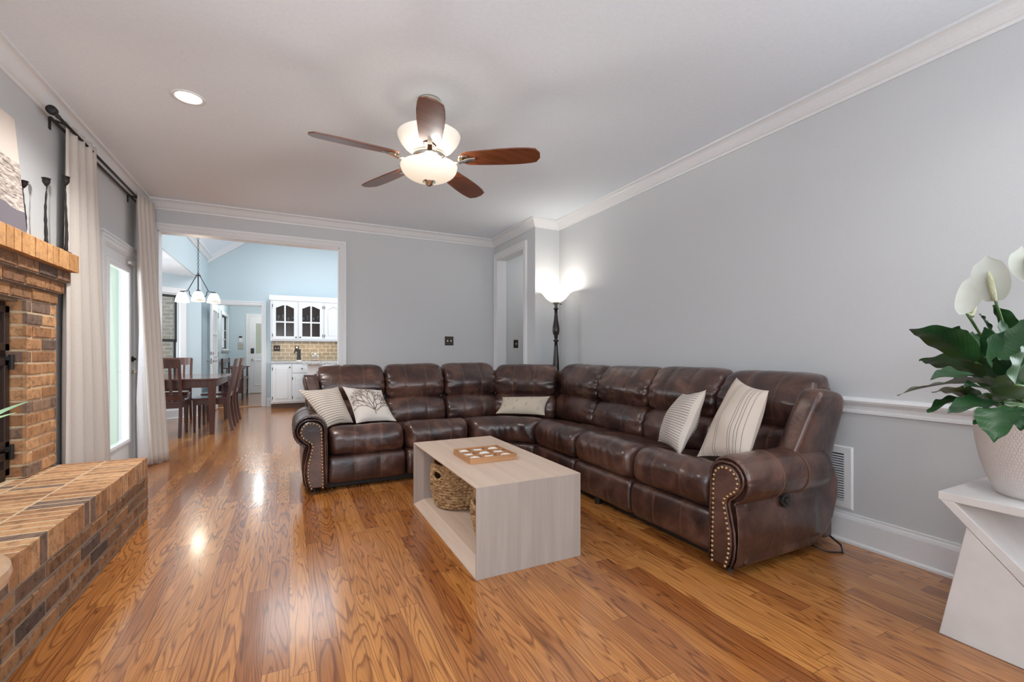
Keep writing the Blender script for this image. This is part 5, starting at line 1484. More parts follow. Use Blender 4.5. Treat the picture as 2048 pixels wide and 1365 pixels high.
# more leaves on the hidden side of the pot
for k in range(9):
    a_ = R(-150 + k * 27)
    bb = SO + Vector((0.12 * math.cos(a_), 0.12 * math.sin(a_), 0.14 + 0.03 * (k % 3))); tt = SO + Vector((0.34 * math.cos(a_), 0.34 * math.sin(a_), 0.12 + 0.05 * (k % 4)))
    if tt.x > 2.82: tt.x = 2.80
    leafblade(pl, bb, tt, 0.055, 0.06, 0.2 * (k % 3 - 1), M['leaf'], root=rt_(0.05 * math.cos(a_), 0.05 * math.sin(a_)), seed=k + 30)
def flower(basepx, cpx, tippx, Y, width, turn, cup, tilt):
    """stalk from the soil to the spathe foot, spathe, spadix"""
    foot = at(*basepx, Y=Y); tip = at(*tippx, Y=Y + tilt)
    f = MB(); r0 = rt_(-0.02, 0.03)
    c = Vector(((r0.x + foot.x) / 2, (r0.y + foot.y) / 2, foot.z * 0.55 + r0.z * 0.45))
    f.tube([r0 * (1 - t) ** 2 + c * 2 * t * (1 - t) + foot * t * t for t in [q / 10 for q in range(11)]], 0.0042, 8)
    st = f.build('flower_stalk', M['stem'], pl, smooth=True)
    d = tip - foot; L_ = d.length; ax = d.normalized()
    side = Vector((math.cos(turn), math.sin(turn), 0)); side = (side - ax * side.dot(ax)).normalized(); nrm = side.cross(ax)
    f = MB()
    def fn(a, b):
        x = 2 * a - 1
        w = width * (max(0.0, 1 - (2 * (b * 0.93 + 0.03) - 0.93) ** 2)) ** 0.62 * (1 if b < 0.85 else max(0.08, (1 - b) / 0.15 * 0.92 + 0.08))
        if b > 0.85: w *= 0.9
        return foot + ax * (b * L_) + side * (x * w) + nrm * (cup * (x * x) * w + 0.012 * math.sin(PI * b))
    f.grid(16, 24, fn)
    f.build('spathe', M['spathe'], st, smooth=True, recalc=False)
    f = MB(); s0 = foot + ax * 0.012 - nrm * (-0.022); s1 = s0 + ax * (L_ * 0.58)
    f.tube([foot, s0, s0.lerp(s1, 0.3), s0.lerp(s1, 0.7), s1], [0.004, 0.0075, 0.0095, 0.009, 0.004], 12); f.build('spadix', M['spadix'], st, smooth=True)
flower((1991, 602), (1985, 560), (1972, 510), 0.62, 0.046, R(-78), 0.18, 0.01)
flower((1934, 628), (1930, 590), (1950, 545), 0.68, 0.044, R(70), -0.3, 0.03)
flower((2062, 560), (2060, 530), (2043, 492), 0.60, 0.045, R(-70), 0.25, 0.02)

# ------------------------------------------------------------------ round side table with strap-leaf plant, grey-blue pouf (left edge)
stb = thing('round_side_table', 'round beech side table with dark legs at the near end of the hearth', 'side table', (-0.905, 1.60, 0))
f = MB(); f.lathe([(0.001, 0.465), (0.232, 0.465), (0.246, 0.474), (0.250, 0.492), (0.247, 0.510), (0.238, 0.520), (0.001, 0.520)], n=160); f.build('tabletop', M['stooltop'], stb)
for k in range(4):
    a = R(25 + 90 * k); f = MB(); f.tube([(0.15 * math.cos(a), 0.15 * math.sin(a), 0.465), (0.20 * math.cos(a), 0.20 * math.sin(a), 0.0)], [0.019, 0.012], 12); f.build('leg', M['dark'], stb)
sp = thing('strap_leaf_plant', 'small plant with pale green strap leaves on the round side table', 'potted plant', (0, 0, 0))
spc = Vector((-0.955, 1.60, 0.52))
f = MB(); f.lathe([(0.001, 0.0), (0.055, 0.0), (0.075, 0.11), (0.078, 0.125), (0.070, 0.125), (0.068, 0.105), (0.001, 0.104)], tuple(spc), 32); f.build('pot', M['ceramic'], sp, smooth=False)
for k, (tp, w_, lf) in enumerate((((56, 804), 0.021, 0.10), ((32, 826), 0.017, 0.11))):
    tt = at(*tp, Y=1.66 - 0.05 * k); leafblade(sp, spc + Vector((0.01, 0, 0.105)), tt, w_, lf, R(75), M['strap'], wav=0.0, prof_pow=0.55, fold=0.15)
for k in range(6):
    a = R(110 + 40 * k); leafblade(sp, spc + Vector((0, 0, 0.105)), spc + Vector((0.24 * math.cos(a), 0.24 * math.sin(a), 0.36)), 0.018, 0.08, 0, M['strap'], wav=0.0, prof_pow=0.55, fold=0.15)
po = thing('pouf', 'grey-blue upholstered pouf cut off at the lower left corner', 'pouf', (-0.79, 1.03, 0))
f = MB(); f.lathe([(0.001, 0.0), (0.19, 0.0), (0.215, 0.03), (0.225, 0.12), (0.225, 0.24), (0.21, 0.30), (0.17, 0.335), (0.10, 0.345), (0.001, 0.347)], n=40); f.build('body', M['greyblue'], po, smooth=True)
f = MB(); f.tube([(0.216 * math.cos(2 * PI * q / 40), 0.216 * math.sin(2 * PI * q / 40), 0.285) for q in range(40)], 0.007, 8, closed=True); f.build('piping', M['greyblue'], po, smooth=True)

# ------------------------------------------------------------------ dining room and kitchen shell
VX, KY = -1.40, 10.30            # left upper wall, far wall
HZD = 2.37                        # nook ceiling
f = MB(); f.box(VX - 0.02, VX, YB + T, 9.25, HZD, 4.6); f.box(VX - T, VX, 9.25, KY, 0, 4.6)
struct(f.build('wall_dining_left', M['blue']), 'pale blue upper wall above the dining nook', 'wall')
DX0, DX1, DZ2 = -1.285, -0.495, 2.03      # doorway in the far wall
f = MB(); f.box(VX - T, DX0, KY, KY + T, 0, 4.6); f.box(DX0, DX1, KY, KY + T, DZ2, 4.6); f.box(DX1, 4.2, KY, KY + T, 0, 4.6)
struct(f.build('wall_kitchen_back', M['blue']), 'pale blue far wall of the kitchen', 'wall')
f = MB(); f.box(XD + 1.6, XD + 1.72, YB + T, KY, 0, 4.6)
struct(f.build('wall_kitchen_right', M['blue']), 'blue right wall of the kitchen', 'wall')
f = MB(); f.box(XL - T, 4.2, YB + 0.001, YB + T - 0.001, H + 0.1, 4.6)
struct(f.build('wall_dining_near', M['blue']), 'blue wall above the opening on the dining side', 'wall')
# vaulted ceiling rising to the right from the left eave, then falling
EZ, RXv, RZv = 2.93, 0.55, 4.35
f = MB()
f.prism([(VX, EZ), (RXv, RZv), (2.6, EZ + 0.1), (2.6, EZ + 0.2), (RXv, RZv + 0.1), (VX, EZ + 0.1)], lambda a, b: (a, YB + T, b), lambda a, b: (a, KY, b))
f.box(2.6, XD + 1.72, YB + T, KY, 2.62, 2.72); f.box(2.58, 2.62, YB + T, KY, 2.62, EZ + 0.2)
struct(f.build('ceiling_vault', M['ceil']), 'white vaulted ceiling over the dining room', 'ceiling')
VC = [(0, 0), (0.09, 0), (0.085, -0.02), (0.05, -0.045), (0.02, -0.085), (0, -0.09)]
f = MB(); sweep(f, [(VX, YB + T), (VX, KY)], VC, lambda a, b, c: (a, b, EZ + c + 0.0))
sl = (RZv - EZ) / (RXv - VX)
f.prism([(VX, EZ), (RXv, RZv), (RXv, RZv - 0.13), (VX, EZ - 0.13)], lambda a, b: (a, KY - 0.001, b), lambda a, b: (a, KY - 0.05, b))
struct(f.build('trim_5', M['trim']), 'white crown moulding at the vaulted ceiling', 'trim')
# bay nook: ceiling, side wall, slanted window wall
BA, BB = Vector((VX, 9.25)), Vector((-2.45, 8.41))
bd = (BB - BA).normalized(); bn = Vector((bd.y, -bd.x))
if bn.y > 0: bn = -bn            # towards the room
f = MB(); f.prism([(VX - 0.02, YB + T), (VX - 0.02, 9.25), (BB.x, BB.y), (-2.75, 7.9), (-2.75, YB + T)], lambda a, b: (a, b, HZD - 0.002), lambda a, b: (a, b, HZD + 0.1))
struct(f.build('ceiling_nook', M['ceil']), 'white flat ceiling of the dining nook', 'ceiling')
def bay(t, z, o=0.0): p = BA + bd * t - bn * o; return (p.x, p.y, z)
W0, W1, WS, WT = 0.285, 1.02, 0.52, 2.06
bl = (BB - BA).length
f = MB()
def baybox(t0, t1, z0, z1, o0=0.0, o1=T, mi=0):
    pts = [(t0, z0), (t1, z0), (t1, z1), (t0, z1)]
    f.prism(pts, lambda a, b: bay(a, b, o0), lambda a, b: bay(a, b, o1), mi)
baybox(-0.05, W0, 0, HZD); baybox(W1, bl, 0, HZD); baybox(W0, W1, 0, WS); baybox(W0, W1, WT, HZD)
struct(f.build('wall_bay', M['blue']), 'pale blue slanted bay wall around the dining window', 'wall')
f = MB(); f.box(-2.87, -2.75, YB + T, 6.5, 0, HZD); f.box(-2.87, -2.75, 6.5, 8.0, 0, 0.5); f.box(-2.87, -2.75, 6.5, 8.0, 2.06, HZD); f.box(-2.87, XL - T, YB + T - 0.02, YB + T + 0.1, 0, HZD)
f.prism([(BB.x, BB.y), (-2.75, 8.0), (-2.87, 8.0), (-2.5, 8.55)], lambda a, b: (a, b, 0), lambda a, b: (a, b, HZD))
struct(f.build('wall_nook', M['blue']), 'pale blue wall of the dining nook', 'wall')
wn = empty('window_1'); struct(wn, 'tall white dining bay window looking onto brick', 'window')
f = MB()
sweep(f, [(W0, WS), (W0, WT), (W1, WT), (W1, WS)], [(-0.012, 0.0), (0, 0.014), (0.085, 0.02), (0.09, 0)], lambda a, b, c: bay(a, b, -c), closed=True, side=-1); f.build('casing', M['trim'], wn)
f = MB()
baybox(W0, W0 + 0.03, WS, WT, 0.02, 0.10); baybox(W1 - 0.03, W1, WS, WT, 0.02, 0.10); baybox(W0, W1, WT - 0.03, WT, 0.02, 0.10); baybox(W0, W1, WS, WS + 0.03, -0.02, 0.10); f.build('jamb', M['trim'], wn)
f = MB()
for z0_, z1_, o_ in ((1.26, WT - 0.03, 0.03), (WS + 0.03, 1.30, 0.055)):
    baybox(W0 + 0.03, W0 + 0.065, z0_, z1_, o_, o_ + 0.025); baybox(W1 - 0.065, W1 - 0.03, z0_, z1_, o_, o_ + 0.025); baybox(W0 + 0.03, W1 - 0.03, z0_, z0_ + 0.045, o_, o_ + 0.025); baybox(W0 + 0.03, W1 - 0.03, z1_ - 0.04, z1_, o_, o_ + 0.025)
f.build('sash', M['black'], wn)
f = MB(); baybox(W0 + 0.06, W1 - 0.06, WS + 0.05, WT - 0.05, 0.062, 0.066); f.build('glass_pane', M['glass'], wn)
f = MB(); f.box(-4.4, -1.5, 10.9, 11.0, -0.1, 4.0)
struct(f.build('wall_exterior_far', M['extbrick']), 'weathered brick outside wall seen through the dining window', 'wall')
basebd('baseboard_bay', [(VX, 9.25), (BB.x, BB.y)], 'white baseboard under the bay window', side=-1)
# far doorway casing, hall beyond
f = MB(); sweep(f, [(DX0, 0), (DX0, DZ2), (DX1, DZ2), (DX1, 0)], CAS, lambda a, b, c: (a, KY - c, b), side=-1)
f.box(DX0, DX0 + 0.012, KY - 0.01, KY + T + 0.01, 0, DZ2); f.box(DX1 - 0.012, DX1, KY - 0.01, KY + T + 0.01, 0, DZ2); f.box(DX0, DX1, KY - 0.01, KY + T + 0.01, DZ2 - 0.012, DZ2)
struct(f.build('trim_6', M['trim']), 'white casing of the doorway to the back hall', 'trim')
f = MB(); f.box(DX0, DX1, KY - 0.02, KY + T, 0.001, 0.012)
struct(f.build('trim_7', M['oaktray']), 'wooden threshold of the back hall doorway', 'trim')
HYB = 13.7; HXL = -1.40
f = MB(); f.box(HXL - T, 1.4, HYB, HYB + T, 0, 2.6)
struct(f.build('wall_back_hall', M['blue']), 'blue-green end wall of the back hall', 'wall')
HW0, HW1, HWz0, HWz1 = 12.15, 13.35, 1.16, 1.98
f = MB(); f.box(HXL - T, HXL, KY + T, HW0, 0, 2.6); f.box(HXL - T, HXL, HW1, HYB, 0, 2.6); f.box(HXL - T, HXL, HW0, HW1, 0, HWz0); f.box(HXL - T, HXL, HW0, HW1, HWz1, 2.6)
struct(f.build('wall_back_hall_left', M['blue']), 'blue left wall of the back hall with a window', 'wall')
f = MB(); f.box(1.3, 1.42, KY + T, HYB, 0, 2.6); struct(f.build('wall_back_hall_right', M['blue']), 'blue right wall of the back hall', 'wall')
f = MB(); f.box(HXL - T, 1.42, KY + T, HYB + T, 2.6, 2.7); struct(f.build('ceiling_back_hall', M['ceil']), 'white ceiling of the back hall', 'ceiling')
w2 = empty('window_2'); struct(w2, 'white sash window on the left wall of the back hall', 'window')
f = MB(); sweep(f, [(HW0, HWz0), (HW0, HWz1), (HW1, HWz1), (HW1, HWz0)], [(-0.01, 0.0), (0, 0.014), (0.07, 0.02), (0.075, 0)], lambda a, b, c: (HXL + c, a, b), closed=True, side=-1); f.box(HXL, HXL + 0.05, HW0 - 0.09, HW1 + 0.09, HWz0 - 0.03, HWz0 - 0.005); f.build('casing', M['trim'], w2)
f = MB(); f.box(HXL - 0.07, HXL - 0.04, HW0, HW1, HWz0, HWz0 + 0.04); f.box(HXL - 0.07, HXL - 0.04, HW0, HW1, HWz1 - 0.04, HWz1); f.box(HXL - 0.07, HXL - 0.04, HW0, HW0 + 0.04, HWz0, HWz1); f.box(HXL - 0.07, HXL - 0.04, HW1 - 0.04, HW1, HWz0, HWz1)
f.build('sash', M['black'], w2)
f = MB(); f.box(HXL - 0.058, HXL - 0.052, HW0 + 0.03, HW1 - 0.03, HWz0 + 0.03, HWz1 - 0.03); f.build('glass_pane', M['glass'], w2)
f = MB()
for z_ in (1.4, 1.62): f.box(HXL - 0.05, HXL - 0.04, HW0, HW1, z_, z_ + 0.02)
for y_ in (12.55, 12.95): f.box(HXL - 0.05, HXL - 0.04, y_, y_ + 0.02, HWz0, HWz1)
f.build('muntin', M['trim'], w2)
# exterior door of the hall
d3 = empty('door_3'); struct(d3, 'white exterior door with narrow glass at the end of the back hall', 'door')
ex0, ex1 = -0.95, -0.09
f = MB(); gl0, gl1, glz0, glz1 = -0.80, -0.30, 1.06, 1.86
for a in ((ex0, gl0, 0.01, 2.03), (gl1, ex1, 0.01, 2.03), (gl0, gl1, 0.01, glz0), (gl0, gl1, glz1, 2.03)): f.box(a[0], a[1], HYB - 0.03, HYB - 0.001, a[2], a[3])
for px0 in (ex0 + 0.13, -0.48):
    sweep(f, [(px0, 0.22), (px0, 0.88), (px0 + 0.26, 0.88), (px0 + 0.26, 0.22)], [(-0.02, 0), (-0.01, 0.008), (0.01, 0.008), (0.02, 0)], lambda a, b, c: (a, HYB - 0.03 - c, b), closed=True)
f.build('door_slab', M['trim'], d3)
f = MB(); f.box(gl0, gl1, HYB - 0.02, HYB - 0.015, glz0, glz1); f.build('glass_pane', emis('garden_view_glass', (0.45, 0.55, 0.40), 0.35, (0.2, 0.2, 0.18)), d3)  # pane glows by itself, daylight outside put into its colour
f = MB(); sweep(f, [(ex0, 0), (ex0, 2.04), (ex1, 2.04), (ex1, 0)], CAS, lambda a, b, c: (a, HYB - c, b), side=-1); f.build('casing', M['trim'], d3)
f = MB(); f.sphere((ex0 + 0.07, HYB - 0.075, 0.91), 0.028, 0.028, 0.028, 14, 10); f.tube([(ex0 + 0.07, HYB - 0.03, 0.91), (ex0 + 0.07, HYB - 0.06, 0.91)], 0.012, 10); f.build('door_knob', M['nickel'], d3, smooth=True)
f = MB(); f.box(ex0 + 0.03, ex0 + 0.11, HYB - 0.05, HYB - 0.03, 1.06, 1.20); f.build('keypad_lock', M['black'], d3, bevel=0.01)
# white glazed door standing open into the dining room
d2 = empty('door_2', (DX0 + 0.012, KY - 0.03, 0), R(0.5)); struct(d2, 'white divided-light door standing open before the back hall', 'door')
DL = 0.74
f = MB(); lz = [0.62, 1.02, 1.42, 1.86]; ly = [-DL + 0.11, -DL / 2, -0.11]
f.box(0.0, 0.035, -DL, -DL + 0.11, 0.012, 2.015); f.box(0.0, 0.035, -0.11, 0, 0.012, 2.015); f.box(0.0, 0.035, -DL + 0.11, -0.11, 0.012, 0.62); f.box(0.0, 0.035, -DL + 0.11, -0.11, 1.86, 2.015)
f.box(0.002, 0.033, -DL / 2 - 0.012, -DL / 2 + 0.012, 0.62, 1.86)
for z_ in lz[1:3]: f.box(0.002, 0.033, -DL + 0.11, -0.11, z_ - 0.012, z_ + 0.012)
f.build('door_slab', M['trim'], d2)
f = MB(); f.box(0.015, 0.02, -DL + 0.11, -0.11, 0.62, 1.86); f.build('glass_pane', M['glass'], d2)
for sg in (1, -1):
    x_ = 0.035 if sg > 0 else 0.0
    f = MB(); f.tube([(x_, -DL + 0.06, 0.93), (x_ + 0.05 * sg, -DL + 0.06, 0.93), (x_ + 0.055 * sg, -DL + 0.09, 0.93), (x_ + 0.05 * sg, -DL + 0.18, 0.93)], 0.009, 8); f.sphere((x_ + 0.004 * sg, -DL + 0.06, 0.93), 0.008, 0.026, 0.026, 12, 8); f.sphere((x_ + 0.006 * sg, -DL + 0.06, 1.07), 0.012, 0.024, 0.024, 12, 8); f.build('door_handle', M['pewter'], d2, smooth=True)
f = MB(); f.box(0.006, 0.029, -DL - 0.002, -DL, 0.88, 0.98); f.box(0.006, 0.029, -DL - 0.002, -DL, 1.04, 1.10); f.build('latch_plate', M['pewter'], d2)
for z_ in (0.25, 1.05, 1.80):
    f = MB(); f.tube([(0.04, 0.0, z_ - 0.05), (0.04, 0.0, z_ + 0.05)], 0.008, 8); f.build('hinge', M['pewter'], d2)
# hall bits
th = thing('wall_keypad', 'small black and white keypad above a beige plate on the back hall wall', 'keypad')
f = MB(); f.box(-1.185, -1.115, HYB - 0.025, HYB, 1.36, 1.47); f.build('keypad_body', M['white'], th)
f = MB(); f.box(-1.185, -1.115, HYB - 0.026, HYB, 1.47, 1.515); f.build('screen', M['black'], th)
f = MB(); f.box(-1.215, -1.085, HYB - 0.012, HYB, 1.17, 1.33)
tag(f.build('chime_box', plain('beige_plastic', (0.45, 0.42, 0.38), 0.6), bevel=0.004), 'beige square chime box below the keypad on the hall wall', 'chime')
bn_ = thing('hall_bench', 'dark red-brown wooden storage bench against the back hall left wall', 'bench', (0, 0, 0))
bx0, bx1, by0, by1 = -1.36, -0.93, 11.75, 13.05
f = MB(); f.box(bx0 + 0.03, bx1 - 0.02, by0 + 0.03, by1 - 0.03, 0.16, 0.46); f.build('chest', M['dining'], bn_, bevel=0.004)
f = MB(); f.box(bx0, bx1 + 0.01, by0, by1, 0.46, 0.49); f.build('lid', M['dining'], bn_, bevel=0.004)
for y_ in (by0, by1 - 0.04):
    f = MB(); f.box(bx1 - 0.04, bx1, y_, y_ + 0.04, 0, 0.72); f.build('leg', M['dining'], bn_)
    f = MB(); f.box(bx0, bx0 + 0.04, y_, y_ + 0.04, 0, 0.95); f.build('leg', M['dining'], bn_)
    f = MB(); f.box(bx0, bx1 + 0.03, y_ - 0.01, y_ + 0.05, 0.72, 0.745); f.build('armrest', M['dining'], bn_)
    for k in range(3):
        f = MB(); x_ = bx0 + 0.10 + 0.09 * k; f.box(x_, x_ + 0.02, y_ + 0.01, y_ + 0.03, 0.49, 0.72); f.build('spindle', M['dining'], bn_)
f = MB(); f.box(bx0 + 0.006, bx0 + 0.03, by0 + 0.04, by1 - 0.04, 0.85, 0.94); f.box(bx0 + 0.006, bx0 + 0.03, by0 + 0.04, by1 - 0.04, 0.52, 0.58); f.build('back_rail', M['dining'], bn_)

# ------------------------------------------------------------------ kitchen cabinets
def arch(x0, x1, z0, z1, rise, n=10):
    """opening with a cathedral arched top, as polygon points"""
    pts = [(x0, z0), (x1, z0)]
    for k in range(n + 1):
        t = k / n; x = x1 + (x0 - x1) * t
        pts.append((x, z1 - rise + rise * math.sin(PI * t) ** 1.2))
    return pts
UY, UZ0, UZ1 = 9.955, 1.315, 2.13
uc = thing('upper_cabinet', 'white upper kitchen cabinet with arched glass doors over the tiled backsplash', 'cabinet')
f = MB(); ux0, ux1 = -0.335, 1.35
f.box(ux0, ux0 + 0.02, UY + 0.02, KY, UZ0, UZ1); f.box(ux1 - 0.02, ux1, UY + 0.02, KY, UZ0, UZ1); f.box(ux0 + 0.02, ux1 - 0.02, UY + 0.02, KY, UZ0 + 0.001, UZ0 + 0.02); f.box(ux0 + 0.02, ux1 - 0.02, UY + 0.02, KY, UZ1 - 0.02, UZ1)
for x_ in (ux0 + 0.02, 0.155, 0.63): f.box(x_ - 0.02, x_ + 0.02, UY, UY + 0.02, UZ0 + 0.045, UZ1 - 0.06)
f.box(ux0, ux1, UY - 0.001, UY + 0.02, UZ0, UZ0 + 0.045); f.box(ux0, ux1, UY - 0.001, UY + 0.02, UZ1 - 0.06, UZ1)
f.build('carcass', M['cab'], uc)
f = MB(); f.box(ux0 + 0.02, ux1 - 0.02, KY - 0.012, KY - 0.002, UZ0 + 0.02, UZ1 - 0.02); f.build('back_panel', M['cabwood'], uc)
f = MB(); f.box(ux0 + 0.02, ux1 - 0.02, UY + 0.03, KY - 0.012, 1.685, 1.70); f.build('shelf', M['cabwood'], uc)
f = MB(); sweep(f, [(ux0, KY), (ux0, UY), (ux1, UY)], [(0, 0), (0.0, 0.02), (0.02, 0.03), (0.045, 0.07), (0.055, 0.085), (0.055, 0.10), (-0.02, 0.10), (-0.02, 0)], lambda a, b, c: (a, b, UZ1 - 0.015 + c), side=-1); f.build('cornice', M['cab'], uc)
def updoor(x0, x1, glassy, knob_right):
    z0, z1 = UZ0 + 0.03, UZ1 - 0.045
    st = 0.062; xm = (x0 + x1) / 2
    f = MB(); yf = UY - 0.022
    f.box(x0, x0 + st, yf, UY - 0.002, z0, z1); f.box(x1 - st, x1, yf, UY - 0.002, z0, z1); f.box(x0 + st, x1 - st, yf, UY - 0.002, z0, z0 + st)
    # arched head rail
    n = 14; top = []; 
    for k in range(n + 1):
        t = k / n; top.append((x0 + st + (x1 - x0 - 2 * st) * t, z1 - st - 0.055 + 0.055 * math.sin(PI * t) ** 1.5))
    poly = top + [(x1 - st, z1), (x0 + st, z1)]
    f.prism(poly, lambda a, b: (a, yf, b), lambda a, b: (a, UY - 0.002, b))
    if glassy:
        f.box(xm - 0.014, xm + 0.014, yf + 0.001, UY - 0.003, z0 + st, z1 - st + 0.004); f.box(x0 + st, x1 - st, yf + 0.002, UY - 0.004, 1.675, 1.703)
    d_ = f.build('door', M['cab'], uc)
    f = MB()
    if glassy: f.box(x0 + st - 0.005, x1 - st + 0.005, UY - 0.010, UY - 0.006, z0 + st - 0.005, z1 - st + 0.004); f.build('glass_pane', M['smoked'], d_)
    else:
        pts = [(a, b - 0.02) for a, b in top]; f.prism(pts + [(x1 - st - 0.015, z0 + st + 0.02), (x0 + st + 0.015, z0 + st + 0.02)], lambda a, b: (a, UY - 0.016, b), lambda a, b: (a, UY - 0.004, b)); f.box(x0 + st, x1 - st, UY - 0.006, UY - 0.003, z0 + st, z1 - st); f.build('raised_panel', M['cab'], d_)
    kx = x1 - 0.025 if knob_right else x0 + 0.025
    f = MB(); f.sphere((kx, yf - 0.014, z0 + 0.045), 0.013, 0.013, 0.013, 12, 8); f.build('knob', M['black'], d_, smooth=True)
    hx = x0 + 0.004 if knob_right else x1 - 0.004
    for z_ in (z0 + 0.08, z1 - 0.08):
        f = MB(); f.box(hx - 0.008, hx + 0.004, yf - 0.006, yf, z_ - 0.028, z_ + 0.028); f.build('hinge', M['black'], d_)
updoor(-0.30, 0.142, True, True); updoor(0.168, 0.617, True, False); updoor(0.643, 1.0, False, True); updoor(1.02, 1.33, False, False)
# glassware on the shelf
gi = 0
for k, (x_, hh_, rr_) in enumerate(((-0.20, 0.13, 0.028), (-0.115, 0.17, 0.035), (-0.02, 0.09, 0.030), (0.06, 0.12, 0.033), (0.25, 0.10, 0.034), (0.335, 0.15, 0.034), (0.44, 0.10, 0.032), (0.53, 0.16, 0.03))):
    f = MB(); f.lathe([(rr_ * 0.8, 0.0), (rr_ * 0.85, 0.004), (rr_ * 0.35, 0.01), (rr_ * 0.3, hh_ * 0.35), (rr_ * 0.95, hh_ * 0.55), (rr_, hh_ * 0.8), (rr_ * 0.85, hh_)], (x_, 10.06 + 0.05 * (k % 2), 1.70), 18, caps=False)
    names = ('leftmost', 'second from left', 'third from left', 'fourth from left', 'fifth from left', 'sixth from left', 'seventh from left', 'rightmost')
    tag(f.build('drinking_glass', M['glassy'], smooth=True, solid=0.002), 'clear stemmed glass behind the cabinet doors, %s on shelf' % names[k], 'glass', 'glasses on the cabinet shelf')
for k in range(4):
    f = MB(); f.lathe([(0.03, 0), (0.055, 0.016), (0.058, 0.020), (0.05, 0.018), (0.03, 0.006)], (0.245, 10.08, UZ0 + 0.021 + 0.022 * k), 22)
    tag(f.build('stacked_bowl', M['white'], smooth=True), 'white bowl in the cabinet stack, %s' % ('lowest of four', 'second from bottom', 'third from bottom', 'topmost of four')[k], 'bowl', 'white bowls in the cabinet')
# backsplash, counters, base cabinets
f = MB(); f.box(-0.33, 1.4, KY - 0.012, KY, 0.915, UZ0)
struct(f.build('wall_backsplash', M['splash']), 'tan subway tile backsplash under the upper cabinet', 'wall')
BY, BX0 = 9.72, -0.315
bc = thing('base_cabinet', 'white base kitchen cabinet with panelled doors below the granite counter', 'cabinet')
f = MB(); f.box(BX0, 0.42, BY, KY - 0.015, 0.10, 0.875); f.build('carcass', M['cab'], bc)
f = MB(); f.box(BX0, 0.42, BY + 0.05, KY - 0.02, 0.0, 0.10); f.build('kickboard', M['kick'], bc)
def bdoor(x0, x1, z0, z1, nm, kx, kz, hx=None):
    f = MB(); yf = BY - 0.02
    f.box(x0, x1, yf, BY - 0.001, z0, z1)
    d_ = f.build(nm, M['cab'], bc, bevel=0.004)
    if z1 - z0 > 0.3:
        f = MB(); f.frustum((x0 + 0.055, yf, z0 + 0.06), (x1 - x0 - 0.11, 0, 0), (0, 0, z1 - z0 - 0.12), (0, -0.010, 0), 0.009); sweep(f, [(x0 + 0.045, z0 + 0.05), (x0 + 0.045, z1 - 0.05), (x1 - 0.045, z1 - 0.05), (x1 - 0.045, z0 + 0.05)], [(-0.006, 0), (-0.003, 0.006), (0.003, 0.006), (0.006, 0)], lambda a, b, c: (a, yf - c, b), closed=True); f.build('raised_panel', M['cab'], d_)
    f = MB(); f.sphere((kx, yf - 0.014, kz), 0.013, 0.013, 0.013, 12, 8); f.build('knob', M['black'], d_, smooth=True)
    if hx is not None:
        for z_ in (z0 + 0.08, z1 - 0.08):
            f = MB(); f.box(hx - 0.006, hx + 0.006, yf - 0.006, yf, z_ - 0.028, z_ + 0.028); f.build('hinge', M['black'], d_)
bdoor(-0.29, 0.03, 0.13, 0.85, 'door', 0.005, 0.80, -0.292)
bdoor(0.05, 0.40, 0.13, 0.66, 'door', 0.38, 0.6, 0.052); bdoor(0.05, 0.40, 0.69, 0.85, 'drawer', 0.22, 0.77)
f = MB(); f.box(BX0 - 0.03, 1.6, BY - 0.03, KY - 0.013, 0.876, 0.912); tag(f.build('granite_countertop', M['granite'], bevel=0.004), 'speckled grey granite countertop along the kitchen wall', 'countertop')
pn = thing('kitchen_peninsula', 'white kitchen peninsula with granite top, mostly behind the sofa', 'cabinet')
f = MB(); f.box(0.30, 2.2, 8.95, 9.45, 0.0, 0.86); f.build('carcass', M['cab'], pn, bevel=0.003)
f = MB(); f.box(0.20, 2.25, 8.85, 9.55, 0.862, 0.90); f.build('worktop', M['granite'], pn, bevel=0.004)
switch('two-gang bronze switch on the tiled backsplash', (-0.23, KY - 0.0125, 1.17), (1, 0, 0), (0, -1, 0), 0.115, 0.115, 2)
ol = thing('wall_outlet', 'bronze outlet with white plug on the tiled backsplash', 'outlet')
f = MB(); f.box(0.10, 0.175, KY - 0.018, KY - 0.0125, 1.11, 1.225); f.build('cover_plate', M['bronze'], ol)
f = MB(); f.lathe([(0.001, 0), (0.02, 0), (0.02, 0.02), (0.001, 0.022)], n=16); f.v = [(0.137 + p[0], KY - 0.018 - p[2], 1.19 + p[1]) for p in f.v]; f.build('plug', M['white'], ol)
gr = thing('electric_grinder', 'tall black electric grinder on the granite counter', 'appliance', (0.17, 10.08, 0.912))
f = MB(); f.lathe([(0.001, 0.02), (0.042, 0.02), (0.036, 0.10), (0.034, 0.20), (0.038, 0.205), (0.038, 0.235), (0.001, 0.24)], n=20); f.build('body', M['black'], gr, smooth=False)
f = MB(); f.lathe([(0.001, 0), (0.05, 0), (0.05, 0.02), (0.001, 0.02)], n=20); f.build('base', M['white'], gr)
f = MB(); f.tube([(-0.03, 0, 0.21), (-0.075, 0, 0.20), (-0.08, 0, 0.16)], 0.014, 10); f.build('spout', M['black'], gr)
bw_ = thing('glass_bowl', 'round clear glass bowl with pink pebbles on the counter', 'bowl', (0.47, 10.06, 0.912))
prof = [(0.03, 0.001)] + [(0.105 * math.sin(R(20 + 12 * k)), 0.10 - 0.105 * math.cos(R(20 + 12 * k))) for k in range(11)]
f = MB(); f.lathe(prof, n=32, caps=False); f.build('globe', M['glassy'], bw_, smooth=True)
f = MB(); f.lathe([(0.001, 0.004), (0.045, 0.004), (0.07, 0.022), (0.06, 0.03), (0.001, 0.034)], n=24); f.build('pebbles', plain('pink_pebbles', (0.62, 0.34, 0.32), 0.7, bump=0.8, bscale=90, var=0.3), bw_)
